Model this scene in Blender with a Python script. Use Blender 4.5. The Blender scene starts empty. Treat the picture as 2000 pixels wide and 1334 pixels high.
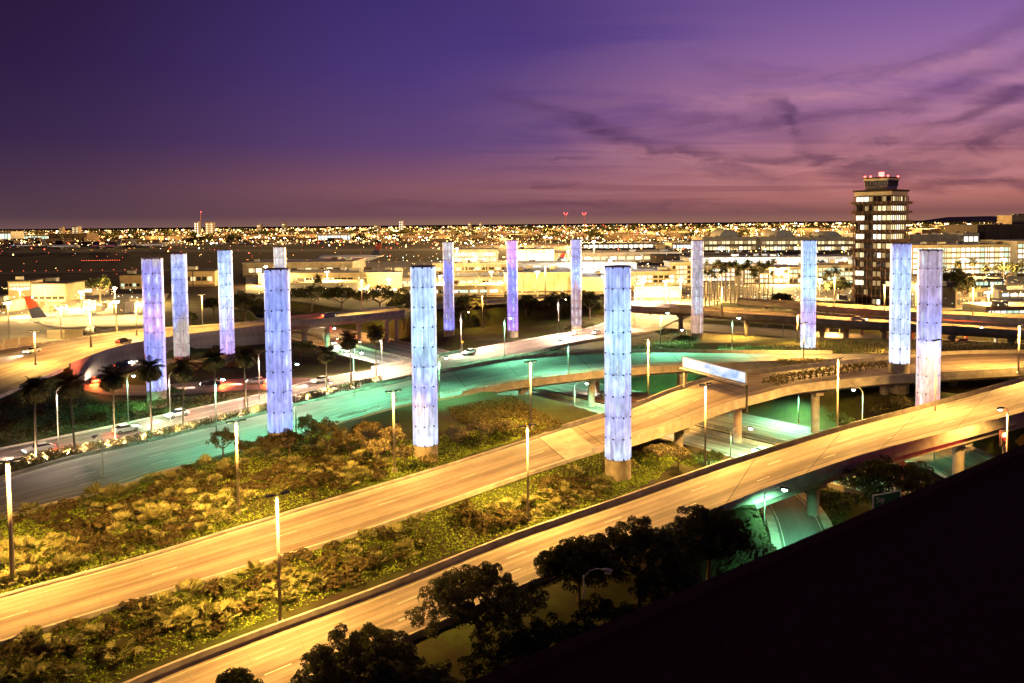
import bpy, math, random
import numpy as np
from mathutils import Vector, Matrix

sc = bpy.context.scene
COL = sc.collection
rnd = random.Random(11)
rng = np.random.default_rng(11)
R = math.radians

# ------------------------------------------------------------------ camera, sky, exposure
F = 1530.0            # focal length in pixels of a 2000 px wide frame
CZ = 38.0             # eye height in metres
PITCH, ROLL, SHIFT = 0.05, 0.0095, -153.5 / 2000
cam = bpy.data.objects.new('camera', bpy.data.cameras.new('camera'))
COL.objects.link(cam)
cam.data.sensor_width = 36.0
cam.data.lens = 36.0 * F / 2000
cam.data.shift_y = SHIFT
cam.data.clip_start = 0.5
cam.data.clip_end = 90000
CR = Matrix.Rotation(math.pi / 2 - PITCH, 3, 'X') @ Matrix.Rotation(-ROLL, 3, 'Z')
cam.matrix_world = Matrix.Translation((0, 0, CZ)) @ CR.to_4x4()
sc.camera = cam

sc.view_settings.view_transform = 'Standard'
sc.view_settings.look = 'None'
sc.view_settings.exposure = 0.0
sc.view_settings.gamma = 1.0
sc.view_settings.use_curve_mapping = False
sc.cycles.use_denoising = True
sc.cycles.max_bounces = 4
sc.cycles.diffuse_bounces = 2
sc.cycles.glossy_bounces = 2
sc.cycles.transmission_bounces = 2
sc.cycles.transparent_max_bounces = 4
sc.cycles.caustics_reflective = False
sc.cycles.caustics_refractive = False
sc.cycles.sample_clamp_indirect = 4.0
sc.cycles.use_light_tree = True


def lin(c):
    return tuple(((v / 255) / 12.92 if v / 255 <= 0.04045 else ((v / 255 + 0.055) / 1.055) ** 2.4) for v in c)


class NT:
    """a small node-tree helper"""
    def __init__(s, tree):
        s.t = tree; s.n = tree.nodes; s.l = tree.links
    def new(s, typ, **kw):
        n = s.n.new(typ)
        for k, v in kw.items():
            setattr(n, k, v)
        return n
    def put(s, sock, v):
        if isinstance(v, bpy.types.NodeSocket): s.l.new(v, sock)
        else: sock.default_value = v
    def math(s, op, a, b=None, c=None, clamp=False):
        n = s.new('ShaderNodeMath', operation=op, use_clamp=clamp)
        for i, v in enumerate((a, b, c)):
            if v is not None: s.put(n.inputs[i], v)
        return n.outputs[0]
    def vmath(s, op, a, b=None):
        n = s.new('ShaderNodeVectorMath', operation=op)
        s.put(n.inputs[0], a)
        if b is not None: s.put(n.inputs[1], b)
        return n.outputs['Value'] if op in ('DOT_PRODUCT', 'LENGTH') else n.outputs[0]
    def rng(s, v, a, b, c=0.0, d=1.0, smooth=True):
        n = s.new('ShaderNodeMapRange', interpolation_type='SMOOTHSTEP' if smooth else 'LINEAR')
        for i, x in zip((0, 1, 2, 3, 4), (v, a, b, c, d)): s.put(n.inputs[i], x)
        return n.outputs[0]
    def ramp(s, fac, stops, interp='LINEAR'):
        n = s.new('ShaderNodeValToRGB'); cr = n.color_ramp; cr.interpolation = interp
        while len(cr.elements) < len(stops): cr.elements.new(0.5)
        for e, (p, c) in zip(cr.elements, stops):
            e.position = p; e.color = (*c[:3], 1)
        s.put(n.inputs[0], fac)
        return n.outputs[0]
    def mix(s, fac, a, b, blend='MIX'):
        n = s.new('ShaderNodeMix', data_type='RGBA', blend_type=blend)
        s.put(n.inputs[0], fac)
        for i, v in ((6, a), (7, b)):
            s.put(n.inputs[i], v if isinstance(v, bpy.types.NodeSocket) else (*v[:3], 1))
        return n.outputs[2]
    def noise(s, vec, scale, detail=3.0, rough=0.55, dist=0.0, out=0, dim='3D'):
        n = s.new('ShaderNodeTexNoise', noise_dimensions=dim)
        if vec is not None: s.put(n.inputs['Vector'], vec)
        n.inputs['Scale'].default_value = scale; n.inputs['Detail'].default_value = detail
        n.inputs['Roughness'].default_value = rough; n.inputs['Distortion'].default_value = dist
        return n.outputs[out]
    def map(s, vec, scale=(1, 1, 1), rot=(0, 0, 0), loc=(0, 0, 0)):
        n = s.new('ShaderNodeMapping')
        s.put(n.inputs[0], vec); n.inputs[1].default_value = loc; n.inputs[2].default_value = rot; n.inputs[3].default_value = scale
        return n.outputs[0]
    def sep(s, v):
        n = s.new('ShaderNodeSeparateXYZ'); s.put(n.inputs[0], v); return n.outputs
    def comb(s, x, y, z):
        n = s.new('ShaderNodeCombineXYZ')
        for i, v in enumerate((x, y, z)): s.put(n.inputs[i], v)
        return n.outputs[0]


world = bpy.data.worlds.new('World')
sc.world = world
world.use_nodes = True
w = NT(world.node_tree)
w.n.clear()
wd = w.new('ShaderNodeTexCoord').outputs['Generated']
wx, wy, wz = w.sep(wd)
hl = w.math('MAXIMUM', w.math('SQRT', w.math('ADD', w.math('MULTIPLY', wx, wx), w.math('MULTIPLY', wy, wy))), 0.02)
g = w.math('DIVIDE', w.math('ADD', w.math('MULTIPLY', wx, math.sin(R(55))), w.math('MULTIPLY', wy, math.cos(R(55)))), hl)
el = w.math('MULTIPLY', w.math('MAXIMUM', wz, 0.0), 2.0)
def sky_ramp(cs):
    return w.ramp(el, [(p * 2, lin(c)) for p, c in cs])
skyA = sky_ramp([(0, (112, 80, 78)), (.012, (86, 60, 72)), (.05, (74, 50, 74)), (.10, (56, 36, 74)), (.18, (44, 26, 66)), (.28, (38, 20, 54)), (.5, (20, 14, 44))])
skyB = sky_ramp([(0, (146, 104, 90)), (.012, (118, 76, 86)), (.045, (140, 86, 100)), (.10, (98, 66, 122)), (.19, (75, 52, 126)), (.28, (62, 42, 117)), (.5, (34, 28, 84))])
skyC = sky_ramp([(0, (150, 100, 84)), (.010, (134, 82, 80)), (.03, (184, 108, 98)), (.065, (186, 114, 116)), (.115, (168, 110, 148)), (.19, (132, 92, 166)), (.28, (98, 70, 152)), (.5, (46, 38, 100))])
skyc = w.mix(w.rng(g, 0.0, 0.60), skyA, skyB)
skyc = w.mix(w.rng(g, 0.56, 0.93), skyc, skyC)
# wisps of cloud on the sunset side: az, height in thousandths of the distance, bent by noise
den = w.math('MAXIMUM', wy, 0.05)
uu = w.math('DIVIDE', wx, den); vv = w.math('DIVIDE', wz, hl)
warp = w.noise(w.map(wd, (7, 7, 16)), 1.0, 5, 0.6, 0.5, out=1)
wr, wg_, wb_ = w.sep(warp)
uu = w.math('ADD', uu, w.math('MULTIPLY_ADD', wr, .11, -.055))
vv = w.math('ADD', vv, w.math('MULTIPLY_ADD', wg_, .055, -.0275))
wisp = w.noise(w.map(w.comb(uu, vv, 0.0), (7, 34, 1), (0, 0, R(10))), 1.0, 7, 0.65, 0.8)
wisp = w.rng(wisp, .36, .60)
def stroke(pts, width, amt):
    """a smear of cloud along a line of (u, v, strength)"""
    n = w.new('ShaderNodeFloatCurve'); c_ = n.mapping.curves[0]
    u0, u1 = pts[0][0], pts[-1][0]
    xs = [(p[0] - u0) / (u1 - u0) for p in pts]
    def curve(k, sc_):
        n = w.new('ShaderNodeFloatCurve'); c_ = n.mapping.curves[0]
        while len(c_.points) < len(pts): c_.points.new(.5, .5)
        for q, x, p in zip(c_.points, xs, pts): q.location = (x, p[k] * sc_)
        n.mapping.update(); w.put(n.inputs['Value'], t_); return n.outputs[0]
    t_ = w.math('DIVIDE', w.math('SUBTRACT', uu, u0), u1 - u0, clamp=True)
    vc = curve(1, 4.0); st = curve(2, 1.0)
    d_ = w.math('ABSOLUTE', w.math('SUBTRACT', vv, w.math('MULTIPLY', vc, .25)))
    return w.math('MULTIPLY', w.math('MULTIPLY', w.rng(d_, 0.0, width, 1, 0), st), amt)
strokes = [stroke([(-.05, .175, 0), (.05, .140, .6), (.12, .108, 1), (.2, .085, .8), (.32, .055, .5), (.42, .04, 0)], .020, .95),
           stroke([(.30, .14, 0), (.35, .125, .8), (.368, .10, 1), (.40, .075, .9), (.50, .062, .8), (.62, .085, .9), (.8, .12, .8)], .034, .9),
           stroke([(.42, .05, 0), (.5, .055, .8), (.62, .05, .8), (.75, .07, .7)], .022, .7),
           stroke([(-.3, .030, 0), (-.1, .026, .5), (.1, .024, .8), (.25, .022, .6), (.4, .02, 0)], .011, .7),
           stroke([(.02, .05, 0), (.04, .052, .7), (.09, .054, 0)], .004, .8), stroke([(.03, .072, 0), (.06, .074, .7), (.12, .077, 0)], .004, .7)]
strokes += [stroke([(.10, .16, 0), (.24, .125, .5), (.40, .115, .7), (.55, .14, .6), (.70, .19, .4)], .016, .75),
            stroke([(.22, .21, 0), (.38, .175, .6), (.52, .18, .6), (.70, .23, .5)], .020, .6),
            stroke([(.16, .075, 0), (.28, .07, .7), (.42, .085, .8), (.56, .11, .8), (.70, .15, .7)], .013, .85),
            stroke([(.45, .03, 0), (.55, .034, .9), (.7, .03, .9)], .012, .8)]
pinks = [stroke([(.05, .10, 0), (.18, .082, .8), (.30, .068, 1), (.42, .05, .5), (.5, .04, 0)], .018, 1.0), stroke([(.20, .16, 0), (.32, .145, .8), (.46, .15, .9), (.62, .19, .8), (.72, .22, .6)], .022, .9),
         stroke([(.40, .10, 0), (.50, .10, .9), (.60, .13, .9), (.70, .18, .8)], .016, .9), stroke([(.42, .04, 0), (.5, .046, .8), (.6, .045, .9), (.7, .05, .8)], .012, .9)]
pink = pinks[0]
for q in pinks[1:]: pink = w.math('MAXIMUM', pink, q)
pink = w.math('MULTIPLY', pink, w.math('MULTIPLY_ADD', wisp, -.7, 1.0))
skyc = w.mix(w.math('MULTIPLY', pink, .55), skyc, w.ramp(el, [(0, lin((214, 124, 112))), (.4, lin((196, 142, 172)))]))
dark = strokes[0]
for q in strokes[1:]: dark = w.math('MAXIMUM', dark, q)
dark = w.math('MULTIPLY', dark, w.math('MULTIPLY_ADD', wisp, .68, .32))
cp = w.comb(w.math('DIVIDE', wx, w.math('ADD', w.math('MAXIMUM', wz, 0.0), .06)), w.math('DIVIDE', wy, w.math('ADD', w.math('MAXIMUM', wz, 0.0), .06)), 0.0)
cl = w.noise(w.map(cp, (0.22, 0.5, 1), (0, 0, R(-24)), (3.1, 1.3, 0)), 1.0, 7.0, 0.6, 1.2)
win = w.math('MULTIPLY', w.rng(g, 0.45, 0.80), w.math('MULTIPLY', w.rng(wz, 0.01, 0.05), w.rng(wz, 0.12, 0.26, 1.0, 0.25)))
brt = w.math('MULTIPLY', w.rng(cl, 0.60, 0.42), win)
dk2 = w.math('MULTIPLY', w.rng(cl, 0.5, 0.68), win)
skyc = w.mix(w.math('MULTIPLY', brt, 0.34), skyc, lin((198, 134, 146)))
skyc = w.mix(w.math('MULTIPLY', dk2, 0.35), skyc, lin((96, 56, 96)))
skyc = w.mix(w.math('MULTIPLY', dark, 0.85), skyc, w.ramp(el, [(0, lin((84, 46, 66))), (.4, lin((70, 42, 96)))]))
hsv = w.new('ShaderNodeHueSaturation'); hsv.inputs['Saturation'].default_value = .95; w.l.new(skyc, hsv.inputs['Color']); skyc = hsv.outputs[0]
bg = w.new('ShaderNodeBackground')
w.l.new(skyc, bg.inputs['Color']); bg.inputs['Strength'].default_value = 1.0
w.l.new(bg.outputs[0], w.new('ShaderNodeOutputWorld').inputs['Surface'])
world.cycles.sampling_method = 'MANUAL'
world.cycles.sample_map_resolution = 256


# ------------------------------------------------------------------ from photograph to place
def ray(px, py):
    return CR @ Vector(((px - 1000) / F, (667 - py) / F + SHIFT * 2000 / F, -1.0))
def P(px, py, z):
    d = ray(px, py); t = (z - CZ) / d.z
    return Vector((d.x * t, d.y * t, z))
def PD(px, py, Y):
    d = ray(px, py); t = Y / d.y
    return Vector((d.x * t, Y, CZ + d.z * t))


# ------------------------------------------------------------------ objects
def tag(o, label=None, cat=None, group=None, kind=None):
    if label: o['label'] = label
    if cat: o['category'] = cat
    if group: o['group'] = group
    if kind: o['kind'] = kind
    return o
def empty(name, loc=(0, 0, 0), rz=0.0, label=None, cat=None, group=None):
    o = bpy.data.objects.new(name, None); COL.objects.link(o)
    o.location = loc; o.rotation_euler = (0, 0, rz); o.empty_display_size = 0.5
    return tag(o, label, cat, group)
def link(name, me, parent=None, loc=None, rot=None):
    o = bpy.data.objects.new(name, me); COL.objects.link(o)
    if parent is not None: o.parent = parent
    if loc is not None: o.location = loc
    if rot is not None: o.rotation_euler = rot
    return o
KIDS = {}
def copy_tree(o, parent=None):
    c = o.copy(); COL.objects.link(c); c.parent = parent
    for ch in o.children: copy_tree(ch, c)
    return c


class MB:
    """collects vertices and faces, then becomes one mesh"""
    def __init__(s):
        s.v = []; s.f = []; s.uv = None
    def add(s, vs, fs):
        b = len(s.v); s.v += [tuple(v) for v in vs]; s.f += [tuple(i + b for i in f) for f in fs]; return s
    def box(s, c, size, rz=0.0, taper=1.0):
        x, y, z = (d / 2 for d in size); cs, sn = math.cos(rz), math.sin(rz)
        vs = []
        for k in (-1, 1):
            t = taper if k > 0 else 1.0
            for a, b in ((-1, -1), (1, -1), (1, 1), (-1, 1)):
                u, v = a * x * t, b * y * t
                vs.append((c[0] + u * cs - v * sn, c[1] + u * sn + v * cs, c[2] + k * z))
        return s.add(vs, [(3, 2, 1, 0), (4, 5, 6, 7), (0, 1, 5, 4), (1, 2, 6, 5), (2, 3, 7, 6), (3, 0, 4, 7)])
    def tube(s, pts, rad, n=8, cap=True):
        pts = [Vector(p) for p in pts]
        if not isinstance(rad, (list, tuple)): rad = [rad] * len(pts)
        vs, fs = [], []
        for i, p in enumerate(pts):
            t = (pts[min(i + 1, len(pts) - 1)] - pts[max(i - 1, 0)]).normalized()
            a = t.orthogonal().normalized() if abs(t.z) < 0.99 else Vector((1, 0, 0))
            if abs(t.z) < 0.99: a = t.cross(Vector((0, 0, 1))).normalized()
            b = t.cross(a).normalized()
            for k in range(n):
                th = 2 * math.pi * k / n
                vs.append(p + (a * math.cos(th) + b * math.sin(th)) * rad[i])
        for i in range(len(pts) - 1):
            for k in range(n):
                k2 = (k + 1) % n
                fs.append((i * n + k, i * n + k2, (i + 1) * n + k2, (i + 1) * n + k))
        if cap:
            fs.append(tuple(range(n - 1, -1, -1))); fs.append(tuple(range((len(pts) - 1) * n, len(pts) * n)))
        return s.add(vs, fs)
    def prism(s, poly, z0, z1):
        n = len(poly)
        vs = [(p[0], p[1], z0) for p in poly] + [(p[0], p[1], z1) for p in poly]
        return s.add(vs, [tuple(range(n - 1, -1, -1)), tuple(range(n, 2 * n))] + [(i, (i + 1) % n, n + (i + 1) % n, n + i) for i in range(n)])
    def mesh(s, mat=None, smooth=False):
        me = bpy.data.meshes.new('m')
        me.from_pydata(s.v, [], s.f)
        if mat is not None: me.materials.append(mat)
        if smooth: me.shade_smooth()
        me.update()
        return me
    def build(s, name, mat=None, parent=None, smooth=False, loc=None, rot=None):
        return link(name, s.mesh(mat, smooth), parent, loc, rot)


def np_mesh(V, Fq, mat, uv=None, smooth=False, k=4):
    """fast mesh from arrays: V (n,3), Fq (m,k)"""
    me = bpy.data.meshes.new('m')
    V = np.ascontiguousarray(V, dtype=np.float32); Fq = np.ascontiguousarray(Fq, dtype=np.int32)
    me.vertices.add(len(V)); me.vertices.foreach_set('co', V.ravel())
    me.loops.add(Fq.size); me.loops.foreach_set('vertex_index', Fq.ravel())
    me.polygons.add(len(Fq)); me.polygons.foreach_set('loop_start', np.arange(0, Fq.size, k, dtype=np.int32))
    if uv is not None:
        l = me.uv_layers.new(name='uv'); l.data.foreach_set('uv', np.ascontiguousarray(uv[Fq.ravel()], dtype=np.float32).ravel())
    if smooth: me.polygons.foreach_set('use_smooth', np.ones(len(Fq), dtype=bool))
    me.materials.append(mat); me.update(); me.validate()
    return me


# ------------------------------------------------------------------ materials
MATS = {}
def mat(name, col, rough=0.8, var=0.25, scale=1.5, metal=0.0, emit=None, estr=0.0, coords='Object', col2=None, bump=0.0, trans=0.0, spec=0.3):
    if name in MATS: return MATS[name]
    m = bpy.data.materials.new(name); m.use_nodes = True
    t = NT(m.node_tree); b = t.n['Principled BSDF']
    b.inputs['Roughness'].default_value = rough; b.inputs['Metallic'].default_value = metal
    b.inputs['Specular IOR Level'].default_value = spec
    c = t.new('ShaderNodeTexCoord').outputs[coords]
    nz = t.noise(c, scale, 4.0, 0.6)
    c1 = col2 if col2 else tuple(v * (1 - var) for v in col)
    c0 = col if col2 else tuple(min(1, v * (1 + var)) for v in col)
    t.l.new(t.ramp(nz, [(.3, c1), (.7, c0)]), b.inputs['Base Color'])
    if emit:
        b.inputs['Emission Color'].default_value = (*emit, 1); b.inputs['Emission Strength'].default_value = estr
        m.cycles.emission_sampling = 'NONE'
    if bump:
        bn = t.new('ShaderNodeBump'); bn.inputs['Strength'].default_value = bump
        t.l.new(t.noise(c, scale * 6, 3), bn.inputs['Height']); t.l.new(bn.outputs[0], b.inputs['Normal'])
    if trans:
        pass
    MATS[name] = m
    return m
def glow(name, col, s):
    if name in MATS: return MATS[name]
    m = bpy.data.materials.new(name); m.use_nodes = True
    t = NT(m.node_tree); b = t.n['Principled BSDF']
    b.inputs['Base Color'].default_value = (0.05, 0.05, 0.05, 1)
    b.inputs['Emission Color'].default_value = (*col, 1); b.inputs['Emission Strength'].default_value = s
    m.cycles.emission_sampling = 'NONE'
    MATS[name] = m
    return m
def leaf(name, c0, c1, scale=0.6, rough=0.65, trans=0.25):
    """leaves: colour differs from leaf clump to leaf clump, some light passes through"""
    if name in MATS: return MATS[name]
    m = bpy.data.materials.new(name); m.use_nodes = True
    t = NT(m.node_tree); t.n.clear()
    geo = t.new('ShaderNodeNewGeometry'); tc = t.new('ShaderNodeTexCoord'); oi = t.new('ShaderNodeObjectInfo')
    f = t.math('ADD', t.math('MULTIPLY', geo.outputs['Random Per Island'], 0.45), t.math('MULTIPLY', t.noise(tc.outputs['Object'], scale, 2), 0.6))
    f = t.math('ADD', f, t.math('MULTIPLY_ADD', oi.outputs['Random'], 0.3, -0.15))
    c = t.ramp(f, [(.2, c0), (.8, c1)])
    d = t.new('ShaderNodeBsdfDiffuse'); t.l.new(c, d.inputs[0])
    tr = t.new('ShaderNodeBsdfTranslucent'); t.l.new(c, tr.inputs[0])
    mx = t.new('ShaderNodeMixShader'); mx.inputs[0].default_value = trans
    t.l.new(d.outputs[0], mx.inputs[1]); t.l.new(tr.outputs[0], mx.inputs[2])
    t.l.new(mx.outputs[0], t.new('ShaderNodeOutputMaterial').inputs[0])
    MATS[name] = m
    return m
def road_mat(name, base, streak, rough=0.75, wear=0.5, slab=None, wet=0.0):
    """pavement: wheel-track bands and oil streaks run along the road, joints across it"""
    m = bpy.data.materials.new(name); m.use_nodes = True
    t = NT(m.node_tree); b = t.n['Principled BSDF']
    b.inputs['Roughness'].default_value = rough; b.inputs['Specular IOR Level'].default_value = 0.3
    uv = t.new('ShaderNodeUVMap'); uv.uv_map = 'uv'; u = uv.outputs[0]
    s1 = t.noise(t.map(u, (0.42, 0.006, 1)), 1.0, 2, 0.5)
    s2 = t.noise(t.map(u, (2.2, 0.02, 1), loc=(5, 3, 0)), 1.0, 3, 0.6)
    s3 = t.noise(t.map(u, (0.25, 0.12, 1), loc=(9, 1, 0)), 1.0, 5, 0.65)
    f = t.math('ADD', t.math('MULTIPLY', s1, 0.5), t.math('ADD', t.math('MULTIPLY', s2, 0.25), t.math('MULTIPLY', s3, 0.25)))
    c = t.ramp(f, [(.5 - .22 * wear * 0.6, streak), (.5 + .12, base), (.75, tuple(min(1, v * 1.25) for v in base))])
    # oil bands down the middle of each lane, broken along the way
    ux = t.sep(u)[0]
    ln_ = t.math('ABSOLUTE', t.math('SUBTRACT', t.math('FRACT', t.math('MULTIPLY_ADD', ux, 1 / 3.75, .1)), .5))
    band = t.math('MULTIPLY', t.rng(ln_, .05, .30, 1, 0), t.rng(t.noise(t.map(u, (.35, .012, 1), loc=(2, 7, 0)), 1, 4, .6), .30, .66, .15, 1))
    c = t.mix(t.math('MULTIPLY', band, .5 * wear + .12), c, streak)
    blot = t.noise(t.map(u, (.5, .3, 1), loc=(4, 4, 0)), 1.0, 5, .7)
    c = t.mix(t.rng(blot, .56, .70, 0, .35), c, tuple(v * .5 for v in base))
    fine = t.noise(t.map(u, (6, 6, 1)), 1.0, 4, 0.7)
    c = t.mix(t.rng(fine, .45, .75, 0, .25), c, tuple(v * .6 for v in base))
    if slab:
        br = t.new('ShaderNodeTexBrick'); br.offset = 0.0
        t.l.new(u, br.inputs['Vector'])
        br.inputs['Scale'].default_value = 1.0; br.inputs['Mortar Size'].default_value = 0.05
        br.inputs['Brick Width'].default_value = slab[0]; br.inputs['Row Height'].default_value = slab[1]
        c = t.mix(t.math('MULTIPLY', br.outputs['Fac'], 0.4), c, tuple(v * .35 for v in base))
    t.l.new(c, b.inputs['Base Color'])
    MATS[name] = m
    return m

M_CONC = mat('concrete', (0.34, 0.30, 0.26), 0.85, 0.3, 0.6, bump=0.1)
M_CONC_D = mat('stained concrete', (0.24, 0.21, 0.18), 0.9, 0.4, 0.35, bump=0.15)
M_POLE = mat('painted steel', (0.42, 0.36, 0.28), 0.45, 0.15, 2.0, spec=0.5)
M_POLE_D = mat('dark steel', (0.05, 0.045, 0.04), 0.5, 0.2, 2.0)
M_GALV = mat('galvanised steel', (0.36, 0.36, 0.34), 0.4, 0.2, 3.0, metal=0.6)
M_PAINT = mat('road paint', (0.55, 0.52, 0.44), 0.6, 0.4, .6)
M_PAINT_Y = mat('yellow road paint', (0.7, 0.45, 0.06), 0.6, 0.2, 2.0)
M_BARK = mat('bark', (0.09, 0.06, 0.04), 0.9, 0.4, 3.0)
M_PALMBARK = mat('palm bark', (0.13, 0.10, 0.075), 0.9, 0.4, 4.0)
M_DARK = mat('dark opening', (0.012, 0.010, 0.010), 0.5, 0.2, 1.0)
SODIUM = (1.0, 0.53, 0.115)
MERC = (0.26, 1.0, 0.50)
WARM = (1.0, 0.72, 0.50)


# ------------------------------------------------------------------ roads as pairs of edges
def catmull(pts, n):
    pts = [Vector(p) for p in pts]
    q = [pts[0] * 2 - pts[1]] + pts + [pts[-1] * 2 - pts[-2]]
    dense = []
    for i in range(1, len(q) - 2):
        a, b, c, d = q[i - 1], q[i], q[i + 1], q[i + 2]
        for k in range(16):
            s = k / 16
            dense.append(0.5 * ((2 * b) + (c - a) * s + (2 * a - 5 * b + 4 * c - d) * s * s + (3 * b - a - 3 * c + d) * s ** 3))
    dense.append(pts[-1])
    A = np.array(dense); L = np.concatenate([[0], np.cumsum(np.linalg.norm(np.diff(A, axis=0), axis=1))])
    S = np.linspace(0, L[-1], n + 1)
    return np.stack([np.interp(S, L, A[:, k]) for k in range(3)], 1)

ROADS = {}
class Road:
    def __init__(s, key, far, near, zs, n=90, bridge=(), flat=9.0):
        s.key = key
        zx, zv = [a for a, _ in zs], [b for _, b in zs]
        zf = lambda px: float(np.interp(px, zx, zv))
        s.a = catmull([P(x, y, zf(x)) for x, y in far], n)
        s.b = catmull([P(x, y, zf(x)) for x, y in near], n)
        # level each cross-section, keeping both edges on their lines of sight
        eye = np.array((0, 0, CZ)); zm = (s.a[:, 2] + s.b[:, 2]) / 2
        for e in (s.a, s.b):
            k = (zm - CZ) / (e[:, 2] - CZ)
            e[:] = eye + (e - eye) * k[:, None]
        s.n = n; s.c = (s.a + s.b) / 2; s.bridge = bridge; s.flat = flat
        tg = np.gradient(s.c[:, :2], axis=0); tg /= np.linalg.norm(tg, axis=1, keepdims=True); ab = s.a - s.b
        s.hw = np.abs(ab[:, 0] * tg[:, 1] - ab[:, 1] * tg[:, 0]) / 2
        s.s = np.concatenate([[0], np.cumsum(np.linalg.norm(np.diff(s.c, axis=0), axis=1))])
        # pixel x of each section, to say where the bridge is
        v = s.c - np.array((0, 0, CZ)); s.px = 1000 + F * v[:, 0] / np.maximum(v[:, 1], 1)
        ROADS[key] = s
    def is_bridge(s):
        m = np.zeros(s.n + 1, bool)
        for x0, x1 in s.bridge: m |= (s.px >= x0) & (s.px <= x1)
        return m
    def at(s, px, u):
        """point on the road at pixel column px, u = 0 near edge .. 1 far edge, and the heading there"""
        i = int(np.argmin(np.abs(s.px - px))); i = min(max(i, 1), s.n - 1)
        p = s.b[i] * (1 - u) + s.a[i] * u
        d = s.c[i + 1] - s.c[i - 1]
        return Vector(p), math.atan2(d[1], d[0])

# near yellow ramp along the hotel
Road('A', [(-420, 1660), (60, 1443), (297, 1333), (500, 1253), (754, 1158), (1000, 1059), (1232, 978), (1363, 931), (1500, 885), (1655, 838), (1793, 801), (2000, 744), (2200, 689), (2480, 612)],
     [(-140, 1670), (330, 1450), (598, 1329), (827, 1233), (1036, 1140), (1250, 1058), (1435, 988), (1500, 962), (1652, 908), (1738, 883), (1900, 840), (2000, 813), (2230, 750), (2500, 677)],
     [(300, -2), (750, -1), (1000, -.5), (1200, .5), (1500, 3), (1800, 5.5), (2000, 6.5)], n=150, bridge=((1400, 3000),))
# second yellow ramp, flying over the freeway
Road('B', [(-900, 1464), (-180, 1228), (0, 1169), (261, 1097), (464, 1035), (620, 987), (776, 941), (1000, 872), (1105, 838), (1233, 798), (1325, 762), (1426, 733), (1500, 727), (1600, 716), (1700, 706), (1850, 693), (2000, 690), (2200, 690), (2560, 692)],
     [(-900, 1557), (-170, 1312), (0, 1255), (181, 1198), (461, 1113), (610, 1069), (754, 1022), (1000, 935), (1105, 900), (1233, 860), (1325, 830), (1416, 795), (1500, 772), (1563, 757), (1700, 743), (1793, 736), (2000, 724), (2200, 714), (2560, 702)],
     [(0, 0), (300, .5), (820, 1.5), (1000, 1.9), (1233, 3), (1460, 4.9), (1700, 6.4), (2000, 7)], n=160, bridge=((1140, 3000),))
# green-lit road
Road('C', [(-750, 1174), (-150, 985), (25, 930), (148, 895), (293, 862), (500, 812), (658, 774), (798, 743), (860, 729), (1000, 704), (1110, 694), (1180, 691), (1295, 688), (1450, 690), (1580, 691), (1740, 691)],
     [(-750, 1259), (-170, 1068), (0, 1012), (65, 991), (214, 955), (312, 921), (410, 897), (560, 856), (675, 822), (775, 794), (855, 780), (1000, 752), (1110, 737), (1180, 729), (1325, 718), (1460, 713), (1600, 708), (1740, 703)],
     [(0, 0), (500, 0), (700, .8), (855, 1.8), (1000, 2.8), (1180, 3.8), (1400, 5.2), (1700, 6.45)], n=115, bridge=((900, 3000),))
# boulevard beside it
Road('D', [(-750, 1028), (-150, 908), (0, 878), (133, 851), (225, 832), (376, 800), (500, 773), (620, 743), (798, 708), (1000, 669), (1120, 648), (1185, 630), (1222, 609), (1245, 592), (1262, 577)],
     [(-750, 1084), (-160, 944), (0, 906), (130, 878), (250, 862), (500, 801), (625, 773), (745, 750), (798, 738), (1000, 699), (1120, 672), (1225, 655), (1275, 648), (1330, 622), (1372, 600)],
     [(0, 0), (600, .4), (770, 1), (900, 1), (1100, 0), (1250, -1.5)], n=80)
# left elevated roadway behind the retaining wall
Road('E', [(-650, 827), (-140, 715), (0, 684), (100, 670), (175, 659), (275, 646), (400, 638), (500, 630), (562, 622), (680, 611), (760, 603), (850, 596), (1000, 586), (1120, 580), (1240, 577)],
     [(-520, 967), (-150, 830), (0, 775), (50, 752), (98, 733), (150, 710), (218, 686), (275, 673), (366, 658), (500, 642), (562, 633), (680, 621), (760, 613), (850, 604), (1000, 592), (1120, 585), (1240, 582)],
     [(0, 5), (400, 5), (600, 6), (1200, 6)], n=80, bridge=((540, 800),))
# right overpass
Road('F', [(1180, 577), (1233, 592), (1340, 599), (1500, 609), (1625, 617), (1740, 625), (1843, 631), (2000, 640), (2200, 653), (2600, 680)],
     [(1180, 584), (1233, 600), (1340, 607), (1473, 618), (1625, 629), (1740, 635), (1843, 641), (2000, 651), (2200, 665), (2600, 693)],
     [(1200, 6), (2000, 6.4)], n=60, bridge=((0, 3000),))
# upper parallel overpass
Road('F2', [(1440, 585), (1595, 595), (1740, 604), (1850, 612), (2000, 619), (2200, 631), (2600, 655)],
     [(1440, 589), (1595, 601), (1740, 611), (1850, 618), (2000, 627), (2200, 641), (2600, 669)],
     [(1440, 8.2), (2200, 8.4)], n=40, bridge=((0, 3000),))
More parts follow.
